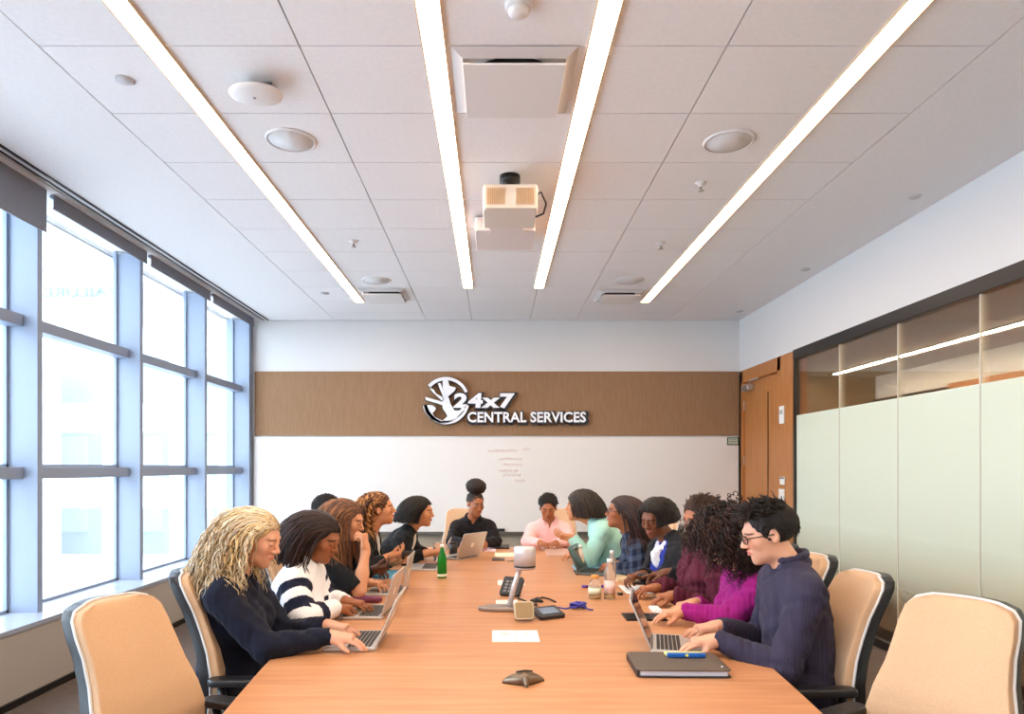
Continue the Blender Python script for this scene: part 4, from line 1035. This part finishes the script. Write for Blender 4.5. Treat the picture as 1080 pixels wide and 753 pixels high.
    for li, ly in enumerate(S['top']):
        o = ly.get('o', .008+.008*li); T = torso(o, 1)
        for k, (Sh, El, W, a, sx) in arms.items():
            sl = ly.get('sl', 1.); ra = ly.get('ra', .060)+o*.6
            if sl <= 0: continue
            T.append(cap(Sh, Sh*(1-min(1, sl*2))+El*min(1, sl*2), ra, ra-.009, .03))
            if sl > .5:
                u = (sl-.5)*2; E2 = El*(1-u)+W*u-(hands[k][1]*.0); rc = ly.get('rc', .036)
                T.append(cap(El, E2, ra-.009, rc+(ra-.009-rc)*(1-u), .015))
                T.append(cap(E2+nrm(W-El)*.052, E2+nrm(W-El)*.10, .055, .055, .004, 's'))
            elif sl <= .5:
                e = Sh+(El-Sh)*sl*2; dd = nrm(El-Sh); T.append(cap(e+dd*.055, e+dd*.09, .06, .06, .004, 's'))
        for ex in ly.get('ex', []): T.append(ex(hip, C, Rr, F, U, L, H))
        if ly.get('collar'):
            for t_ in range(40):
                a0 = R(40+280*t_/40); a1 = R(40+280*(t_+1)/40)
                f_ = lambda a: nb+U*.030+Rr*.070*math.sin(a)+F*(.070*math.cos(a)+.008)-U*.012*math.cos(a)
                T.append(cap(f_(a0), f_(a1), .010, .010, .006)); T.append(cap(f_(a0)+U*(.026 if ly['collar'] is True else ly['collar']), f_(a1)+U*(.026 if ly['collar'] is True else ly['collar']), .008, .008, .01))
                T.append(cap(f_(a0)*1+U*.013, f_(a1)+U*.013, .009, .009, .01))
        nr = ly.get('nr', .056)
        T.append(cap(nb-U*.0+F*.004, nb+(nt_-nb)*1.2+U*.05, nr, nr+.004, .006, 's'))
        vd = ly.get('v', 0)
        if vd:
            for t_ in np.linspace(0, 1, 15):
                c_ = C+F*(.075+.06*t_)*1.0+U*(.06-(vd+.025)*t_); T.append(ell(c_+F*.035, np.array([ly.get('vw', .05)*(1.05-t_), ly.get('vd', .07), .036]), MT, .006, 's'))
        v, q = surf(T, max(res, .0045)); v = relax(v, q, 1); nn = vnormals(v, q); A = ly.get('fold', .0028)
        v = v+nn*(hfun(v, q, A, li+hip[1], ly.get('wl', .085)))[:, None]
        X = v; c1 = np.array(lin(ly['c'])); cc = np.tile(c1, (len(v), 1))
        if ly.get('paint'): cc = ly['paint'](X, cc, dict(hip=hip, C=C, Rr=Rr, F=F, U=U, L=L, arms=arms, P=P))
        np_mesh(ly['name'], v-P, q, M_cloth, root, cc); outer = T
    # ---- legs
    tr = [ell(hip+UZ*.0, np.array([.178*w, .135*w, .11]), np.array([Rr, Ff, UZ]), .04)]
    for sx in (-1, 1):
        a = hip+Rr*sx*.09*w-UZ*.01; k_ = hip+Rr*sx*.12+Ff*.40; k_[2] = .53; an = k_+Ff*.02; an[2] = .10
        tr += [cap(a, k_, .085*w, .062, .05), cap(k_, an, .060, .045, .03)]
    v, q = surf(tr, .009); v = v+vnormals(v, q)*hfun(v, q, .002, 3)[:, None]
    np_mesh('trousers', v-P, q, M_cloth, root, np.tile(np.array(lin(g('trc', (28, 28, 34)))), (len(v), 1)))
    for sx in (-1, 1):
        an = hip+Rr*sx*.12+Ff*.42; an[2] = .055
        v, q = surf([cap(an-Ff*.03, an+Ff*.13-UZ*.012, .040, .034, .03), cap(an, an+UZ*.05, .036, .038, .03)], .008); v[:, 2] = np.maximum(v[:, 2], .012)
        np_mesh('shoe', v-P, q, M_cloth, root, np.tile(np.array(lin((24, 22, 22))), (len(v), 1)))
    hairdo(root, P, HPp+[cap(nb, nt_, .05, .05)], H, MH, g('hs', 1.), outer or [], S['hair'], g('seed', 1))
    if g('glasses'): mk_glasses(root, P, H, MH, g('hs', 1.), S['glasses'])
    if g('earring'):
        for sx in (-1, 1): MB().ell(hc(sx*.085, .0, -.03)-P, (.006, .006, .006), 10, 6).build('earring', mat('pearl', (238, 232, 222), .2), root)
    if g('extra'): g('extra')(root, P, H, MH, hip, C, Rr, F, U, L, arms)
    return root
# ================================================================== who sits where
def wr(px, py, d, **k): return dict(w=at(px, py, d), **k)
def stripes(X, cc, D):
    C, U, hip = D['C'], D['U'], D['hip']; wht, nvy = np.array(lin((240, 240, 244))), np.array(lin((24, 28, 50)))
    t = (X-hip) @ U; b = np.where(((t > .03) & (t < .13)) | ((t > .25) & (t < .34)), 1., 0)
    for k, (Sh, El, W, a, sx) in D['arms'].items():
        out = (X-C) @ (D['Rr']*sx); ab = El-Sh; u = ((X-Sh) @ ab)/(ab @ ab); r = np.linalg.norm(X-(Sh+np.clip(u, 0, 1)[:, None]*ab), axis=1); m = (r < .092) & (out > .105)
        b[m] = np.where(((u[m] > .60) & (u[m] < .93)) | ((u[m] > .06) & (u[m] < .32)), 1., 0)
        ab = W-El; u2 = ((X-El) @ ab)/(ab @ ab); r2 = np.linalg.norm(X-(El+np.clip(u2, 0, 1)[:, None]*ab), axis=1); m2 = (r2 < .075) & (u2 > .1) & m2_(u, r)
        b[m2] = np.where((u2[m2] > .35) & (u2[m2] < .62), 1., 0)
    return wht*(1-b[:, None])+nvy*b[:, None]
def m2_(u, r): return (u > .8) | (r > .09)
def plaid(X, cc, D):
    a, b = (X @ D['U'])*2*PI/.07, (X @ D['F']+X @ D['Rr']*.6)*2*PI/.07
    h = (np.clip(np.sin(a)*3, 0, 1)+np.clip(np.sin(b)*3, 0, 1))/2
    c0, c1 = np.array(lin((20, 26, 46))), np.array(lin((72, 84, 106))); return c0*(1-h[:, None])+c1*h[:, None]
def pin(X, cc, D):
    s_ = np.clip(np.sin((X @ D['Rr']+X @ D['F'])*2*PI/.014)*2, 0, 1); return cc*(1+.35*s_[:, None])
BLK = (22, 22, 25)
blonde = dict(col=[(206, 176, 124), (228, 204, 160), (170, 144, 108), (236, 220, 190), (190, 176, 156), (214, 196, 168)], thick=.010, ears=False, fz=.0, strands=[
    dict(n=1100, line=.36, part=.02, len=.355, lenj=.12, seg=28, grav=.34, lift=.10, cx=.34, cy=-.85, cz=.02, jit=.03, clear=.003, wave=.008, freq=5, r=.0031, wave0=.0, fallj=.35, fall=V(-.26, 0, -1))])
def longstraight(c, L=.42, n=620, fall=V(0, 0, -1), line=.34, r=.0042, **k):
    d = dict(n=n, line=line, part=.01, len=L, lenj=.06, seg=24, grav=.34, lift=.08, cx=.55, cy=-.65, cz=.02, jit=.012, clear=.003, wave=.003, freq=2, r=r, fall=fall); d.update(k)
    return dict(col=c, thick=.010, ears=False, strands=[d])
def bob(c, endz=-.10, n=520, fall=V(0, 0, -1), **k):
    d = dict(n=n, line=.34, part=.01, len=.30, lenj=.05, seg=20, grav=.34, lift=.12, cx=.55, cy=-.55, cz=.05, jit=.015, clear=.005, wave=.003, freq=2, r=.0045, endz=endz, fall=fall); d.update(k)
    return dict(col=c, thick=.014, ears=False, strands=[d])
def curly(c, L=.22, endz=None, **k):
    d = dict(n=520, line=.40, part=0, len=L, lenj=.2, seg=34, grav=.14, lift=.9, cx=.2, cy=-.3, cz=.1, jit=.06, clear=.008, wave=.008, freq=7, helix=1., wave0=.3, r=.0036, fall=V(0, 0, -1)); d.update(k)
    return dict(col=c, thick=.022, lump=.005, lumpk=260, ears=False, strands=[d])
def crop(c, L=.035, th=.008, **k):
    d = dict(n=900, line=.42, len=L, lenj=.3, seg=5, grav=.15, lift=.3, cx=.1, cy=-.6, cz=.2, jit=.12, clear=.003, r=.0030); d.update(k)
    return dict(col=c, thick=th, lump=.0025, lumpk=300, ears=True, strands=[d])
BK = [(26, 20, 18), (36, 28, 24), (20, 16, 15)]; BR = [(62, 38, 26), (84, 52, 34), (48, 30, 22)]
def hip_(x, y, z=.57): return V(x, y, z)
cast = []
def P_(**k): cast.append(k)
# left side, near to far
P_(label='blonde wavy-haired woman in a navy top typing at the near left', skin='fair', H=at(271.5, 568, 2.95), C=at(247, 622, 2.97), hip=hip_(-1.15, 2.98), face=2, hface=-6, pitch=-20, res=.0035,
   top=[dict(name='blouse', c=(24, 28, 44), o=.012, rc=.036, fold=.004, wl=.10, v=.07, vw=.035)], r=wr(347, 681, 2.86, curl=.30, f=V(1, .02, -.10)), l=wr(343, 666, 3.06, curl=.30, f=V(1, -.12, -.10)),
   hair=blonde, eyes='closed', brow=(150, 112, 76), lip=(206, 122, 108), seed=1, chair=(-1.00, 2.96, 2), cl='tan office chair of the blonde woman in navy')
P_(label='woman in a white and navy striped sweater with a dark straight bob', skin='brown', H=at(338, 568, 3.52), C=at(320, 613, 3.52), hip=hip_(-1.10, 3.55), face=0, hface=-14, pitch=-22, res=.0038,
   top=[dict(name='sweater', c=(235, 235, 240), o=.018, ra=.066, rc=.042, fold=.004, wl=.11, paint=stripes, collar=True)], r=wr(352, 661, 3.43, curl=.6, f=V(.5, .8, -.1), hint=V(.2, -.6, -1)), l=wr(363, 641, 3.60, curl=.30, f=V(1, -.10, -.10)),
   hair=bob([(42, 28, 26), (58, 38, 34), (34, 24, 24)], -.15, 620, V(-.35, 0, -1), part=-.02, len=.34, clear=.006, cy=-.7), eyes='closed', seed=2, chair=(-1.09, 3.56, 0), cl='tan office chair behind the striped sweater')
P_(label='long brown-haired woman in black resting her chin on her fist', skin='light', H=at(366, 549, 4.15), C=at(349, 590, 4.15), hip=hip_(-1.10, 4.15), face=0, hface=-4, pitch=-16,
   top=[dict(name='blouse', c=BLK, sl=.42, v=.05, vw=.05)], r=dict(w=at(385.5, 581, 4.03), curl=1.25, thumb=1., f=V(-.10, .05, 1), n=V(-1, .1, 0), lat=V(0, 1, 0), hint=V(.6, -.5, -1)), l=wr(386, 632, 4.2, curl=.5, f=V(1, -.3, 0)),
   hair=longstraight([(96, 62, 44), (120, 80, 56), (78, 50, 38), (150, 98, 56)], .40, fall=V(.1, 0, -1)), eyes='closed', lip=(186, 92, 88), seed=3, chair=(-1.10, 4.16, 0), cl='tan office chair behind the long brown-haired woman')
P_(label='person with short dark hair mostly hidden behind the long brown-haired woman, holding a phone', skin='dark', H=at(347, 541, 4.66), C=at(340, 576, 4.68), hip=hip_(-1.20, 4.70), face=0, hface=-10, pitch=-12, bust=0, w=1.05,
   top=[dict(name='jumper', c=(26, 26, 34))], r=wr(391, 602, 4.5, curl=.7, f=V(.9, .3, .1), n=V(0, .6, .8), lat=V(0, -1, .2)), l=wr(388, 602, 4.75, curl=.5, f=V(.9, -.3, 0)),
   hair=crop(BK, .015, .006, n=500), seed=4, chair=(-1.20, 4.73, 0), cl='tan office chair of the half-hidden person with short dark hair')
P_(label='woman with long golden-brown curls in a black jacket looking across the table', skin='tan', H=at(401, 537, 4.98), C=at(388, 573, 4.98), hip=hip_(-1.05, 5.02), face=2, hface=6, pitch=3,
   top=[dict(name='blouse', c=(200, 190, 186), o=.006, sl=0), dict(name='jacket', c=BLK, o=.016, sl=.9, v=.26, vw=.10, vd=.09)], r=wr(408, 588, 4.83, curl=.6, f=V(.9, .3, .25), n=V(0, .3, .9), lat=V(0, -1, .3)), l=wr(415, 593, 5.05, curl=.6, f=V(.9, -.3, .1), n=V(0, 0, 1)),
   hair=curly([(96, 60, 38), (168, 112, 62), (120, 76, 46), (196, 140, 84), (54, 36, 28)], .36, lift=.12, cy=-.9, clear=.004, grav=.30, wave=.010, freq=9, r=.0055, n=300, jit=.03, sel=lambda D: D[:, 1] < .62), lip=(196, 96, 90), seed=5, chair=(-1.06, 5.32, 0), cl='tan office chair behind the curly-haired woman in a black jacket')
cast[-1]['hair']['thick'] = .010
P_(label='woman with a black bob leaning in over a white blouse and black jacket', skin='tan', H=at(444, 540, 5.62), C=at(429, 570, 5.62), hip=hip_(-1.0, 5.70), face=0, hface=-8, pitch=-5, res=.0045,
   top=[dict(name='blouse', c=(226, 218, 206), o=.006, sl=0), dict(name='jacket', c=BLK, o=.016, v=.28, vw=.11, vd=.09, sl=.85)], r=wr(451, 584, 5.42, curl=.7, f=V(.9, .3, .1), n=V(0, .4, .9), hint=V(.3, -.3, -1)), l=wr(452, 583, 5.68, curl=.7, f=V(.8, -.4, .2)),
   hair=bob(BK, -.09, 420, V(-.15, 0, -1)), lip=(180, 90, 84), seed=6, chair=(-1.02, 5.90, 0), cl='tan office chair behind the woman with a black bob at the far left')
# far end
def bun_extra(style): return style
P_(label='woman in a dark shirt with a high round bun at the far end', skin='brown', H=at(501.5, 531.5, 6.62), C=at(499, 556.5, 6.70), hip=hip_(-.205, 6.86), face=-88, hface=-62, pitch=-14, res=.0045,
   top=[dict(name='shirt', c=(30, 26, 28), collar=True, v=.06, vw=.03)], r=dict(w=at(490, 581, 6.42), curl=.4, f=V(.1, -1, -.1)), l=dict(w=at(511, 580, 6.40), curl=.5, f=V(-.4, -1, -.1)),
   hair=dict(col=[(40, 26, 20), (56, 36, 26), (30, 20, 16)], thick=.004, ears=True, lump=.005, lumpk=360, extra=[(0, -.030, .168, .098, .098, .074, .015)], strands=[]), seed=7, chair=(-.31, 6.98, -84), cl='tan office chair of the woman with the high bun')
P_(label='person in a pale pink shirt with cropped dark hair at the far end', skin='brown', H=at(578, 535.5, 6.62), C=at(579.5, 559, 6.70), hip=hip_(.545, 6.86), face=-92, hface=-96, pitch=-22, bust=.7, res=.0045,
   top=[dict(name='shirt', c=(244, 190, 186), collar=True, v=.07, vw=.03)], r=dict(w=at(569, 581, 6.42), curl=.5, f=V(.5, -1, -.1)), l=dict(w=at(587, 581, 6.42), curl=.5, f=V(-.6, -1, -.1)),
   hair=crop(BK, .03, .009, n=500), eyes='closed', seed=8, chair=(.66, 6.99, -95), cl='tan office chair of the person in the pink shirt')
# right side, far to near
P_(label='woman in a mint green blazer with a dark bob gesturing with one hand', skin='tan', H=at(610.5, 534, 5.5), C=at(631, 560, 5.46), hip=hip_(1.08, 5.40), face=176, hface=166, pitch=-2, res=.0042,
   top=[dict(name='blouse', c=(120, 190, 180), o=.006, sl=0), dict(name='blazer', c=(166, 212, 198), o=.018, v=.14, vw=.03, rc=.042, collar=True)], l=dict(w=at(604.5, 568, 5.28), curl=.35, thumb=.3, f=V(-1, .1, .22), n=V(0, .6, .8), hint=V(.25, -.2, -1)), r=dict(w=at(612, 586, 5.6), curl=.5, f=V(-1, 0, 0)),
   hair=bob([(44, 34, 26), (60, 46, 34), (32, 24, 20)], -.085, 520, V(.25, -.1, -1), lift=.30, clear=.010, cy=-.35), seed=9, chair=(1.12, 5.38, 176), cl='tan office chair behind the mint green blazer')
P_(label='woman in a dark plaid shirt with long straight dark hair and glasses', skin='brown', H=at(655, 540.5, 4.95), C=at(668, 576, 4.95), hip=hip_(1.14, 4.95), face=178, hface=172, pitch=4,
   top=[dict(name='shirt', c=(40, 48, 70), paint=plaid, collar=True)], l=dict(w=at(646, 605, 4.86), curl=.7, f=V(-.3, 1, 0), hint=V(.2, -.5, -1)), r=dict(w=at(650, 602, 5.02), curl=.5, f=V(-.2, -1, 0)),
   hair=longstraight([(50, 30, 26), (70, 42, 34), (38, 26, 22)], .46, fall=V(.18, 0, -1)), glasses=(70, 40, 44), lip=(196, 84, 84), seed=10, chair=(1.20, 4.92, 178), cl='tan office chair behind the plaid shirt')
P_(label='woman in a black blazer over a blue top, white scarf at her neck', skin='deep', H=at(690.5, 547, 4.42), C=at(708, 583, 4.42), hip=hip_(1.26, 4.44), face=190, hface=222, pitch=-20, w=1.15, nk=1.08,
   top=[dict(name='top', c=(42, 54, 138), o=.012, sl=0), dict(name='blazer', c=(34, 33, 36), o=.022, v=.34, vw=.12, vd=.09, rc=.042, ra=.068)], l=dict(w=at(706, 604, 4.12), curl=.6, f=V(-1, .35, -.15), n=V(0, -.2, -1), point=1), r=dict(w=at(679, 606, 4.30), curl=.8, f=V(-.9, -.3, -.1)),
   hair=bob(BK, -.03, 620, lift=.10, clear=.004, cy=-.75, len=.2, line=.42), eyes='closed', lip=(170, 84, 76), earring=True, seed=11, chair=(1.30, 4.42, 184), cl='tan office chair of the woman in the black blazer',
   extra=lambda root, P, H, MH, hip, C, Rr, F, U, L, arms: scarf(root, P, C, F, U, Rr))
P_(label='person in a draped maroon top and glasses partly hidden by the curly head in front', skin='brown', H=at(737.5, 547.5, 4.0), C=at(746, 590, 4.0), hip=hip_(1.27, 3.95), face=186, hface=205, pitch=-14,
   top=[dict(name='draped_top', c=(84, 30, 46), o=.020, fold=.010, wl=.10, v=.16, vw=.045, rc=.04)], l=dict(w=at(713, 630, 3.78), curl=.55, f=V(-1, .1, -.1)), r=dict(w=at(694, 622, 4.02), curl=.6, f=V(-1, -.2, -.05)),
   hair=crop([(60, 40, 30), (74, 50, 38), (44, 30, 24)], .04, .010, n=600), glasses=(110, 96, 92), seed=12, chair=(1.34, 3.90, 180), cl='tan office chair behind the person in draped maroon')
P_(label='person in a magenta shirt with a full head of dark curls turned away', skin='light', H=at(766, 570, 3.42), C=at(787, 617, 3.40), hip=hip_(1.32, 3.40), face=178, hface=138, pitch=-14, res=.0038,
   top=[dict(name='shirt', c=(150, 28, 112), o=.014, fold=.0045, wl=.075, rc=.037, collar=True)], l=dict(w=at(722, 651, 3.36), curl=.30, f=V(-1, .02, -.10), hint=V(.3, -.4, -1)), r=dict(w=at(735, 636, 3.56), curl=.35, f=V(-.9, -.25, -.1)),
   hair=curly([(34, 22, 20), (52, 34, 30), (24, 18, 17), (70, 44, 36)], .22, n=900, lift=.5, grav=.2, wave=.009, freq=7, r=.0034, fall=V(-.1, .05, -1)), seed=13, chair=(1.31, 3.42, 178), cl='tan office chair peeking out past the navy shirt, beyond the near right chairs')
P_(label='person in glasses and a navy striped shirt typing at the near right', skin='fair', H=at(809, 563, 2.88), C=at(833, 620, 2.86), hip=hip_(1.27, 2.84), face=177, hface=174, pitch=-17, bust=0, w=1.08, s=1.05, jaw=1.1, nk=1.1, res=.0035, hs=1.04,
   top=[dict(name='shirt', c=(50, 46, 64), o=.014, fold=.004, wl=.10, rc=.040, collar=.046, paint=pin)], l=dict(w=at(758, 681, 2.80), curl=.30, f=V(-1, .05, -.10)), r=dict(w=at(759, 668, 3.04), curl=.30, f=V(-1, -.1, -.10)),
   hair=dict(col=[(30, 24, 24), (42, 34, 32), (22, 18, 18)], thick=.012, lump=.003, lumpk=200, ears=True, nape=-.01, strands=[dict(n=1100, line=.50, len=.045, lenj=.35, seg=7, grav=.10, lift=.28, cx=.1, cy=.5, cz=.25, jit=.12, clear=.004, r=.0034, sel=lambda D: D[:, 2] > .48), dict(n=700, line=.5, len=.02, lenj=.2, seg=4, grav=.3, lift=.3, cy=-.5, cz=-.5, jit=.05, clear=.004, r=.003)]),
   glasses=(22, 20, 22), brow=(40, 30, 28), eyes='closed', lip=(206, 116, 108), seed=14, chair=(1.24, 2.84, 178), cl='tan office chair of the person in the navy shirt, second from the right edge')
def scarf(root, P, C, F, U, Rr):
    prs = [cap(C+F*.045+U*.045-Rr*.05, C+F*.10+U*.0, .022, .026, .02), cap(C+F*.045+U*.045+Rr*.05, C+F*.10+U*.0, .022, .026, .02), ell(C+F*.118-U*.045, (.042, .022, .05), np.array([Rr, F, U]), .03)]
    v, q = surf(prs, .005); v = v+vnormals(v, q)*hfun(v, q, .004, 2, .04)[:, None]
    np_mesh('scarf', v-P, q, M_cloth, root, np.tile(np.array(lin((228, 226, 228))), (len(v), 1)))
import time as _t
for S in cast:
    _a = _t.time(); person(S); ch = S['chair']; chair(ch[0], ch[1], ch[2], S['cl']); print('person', S['label'][:40], round(_t.time()-_a, 1))
chair(-.99, 2.20, -16, 'empty tan office chair at the left edge, in front of the windows')
chair(1.31, 2.13, 210, 'empty tan office chair in the bottom right corner')
# things in hands
def phone_at(p, rot, lab, m=M_black, name='phone', size=(.075, .15, .009)):
    t = thing(name, lab, 'phone', p); MB().rbox((0, 0, 0), size, .01, rot).build('case', m, t, .002)
    n = rot @ Vector((0, 0, size[2]/2+.0006)); MB().rbox(tuple(n), (size[0]*.9, size[1]*.88, .0012), .006, rot).build('display', mat('phone_display', (60, 66, 78), .15), t)
E_ = lambda a, b, c: Matrix.Rotation(R(c), 3, 'Z') @ Matrix.Rotation(R(b), 3, 'Y') @ Matrix.Rotation(R(a), 3, 'X')
phone_at(at(427, 584, 4.93), E_(0, -30, -70), 'dark phone held by the curly-haired woman in the black jacket')
phone_at(at(399, 600, 4.6), E_(0, -25, -75), 'dark phone held low beside the blue booklet')
phone_at(at(683, 607, 4.18), E_(0, 20, 60), 'small dark phone in the hands of the woman in the black blazer', size=(.06, .12, .009))
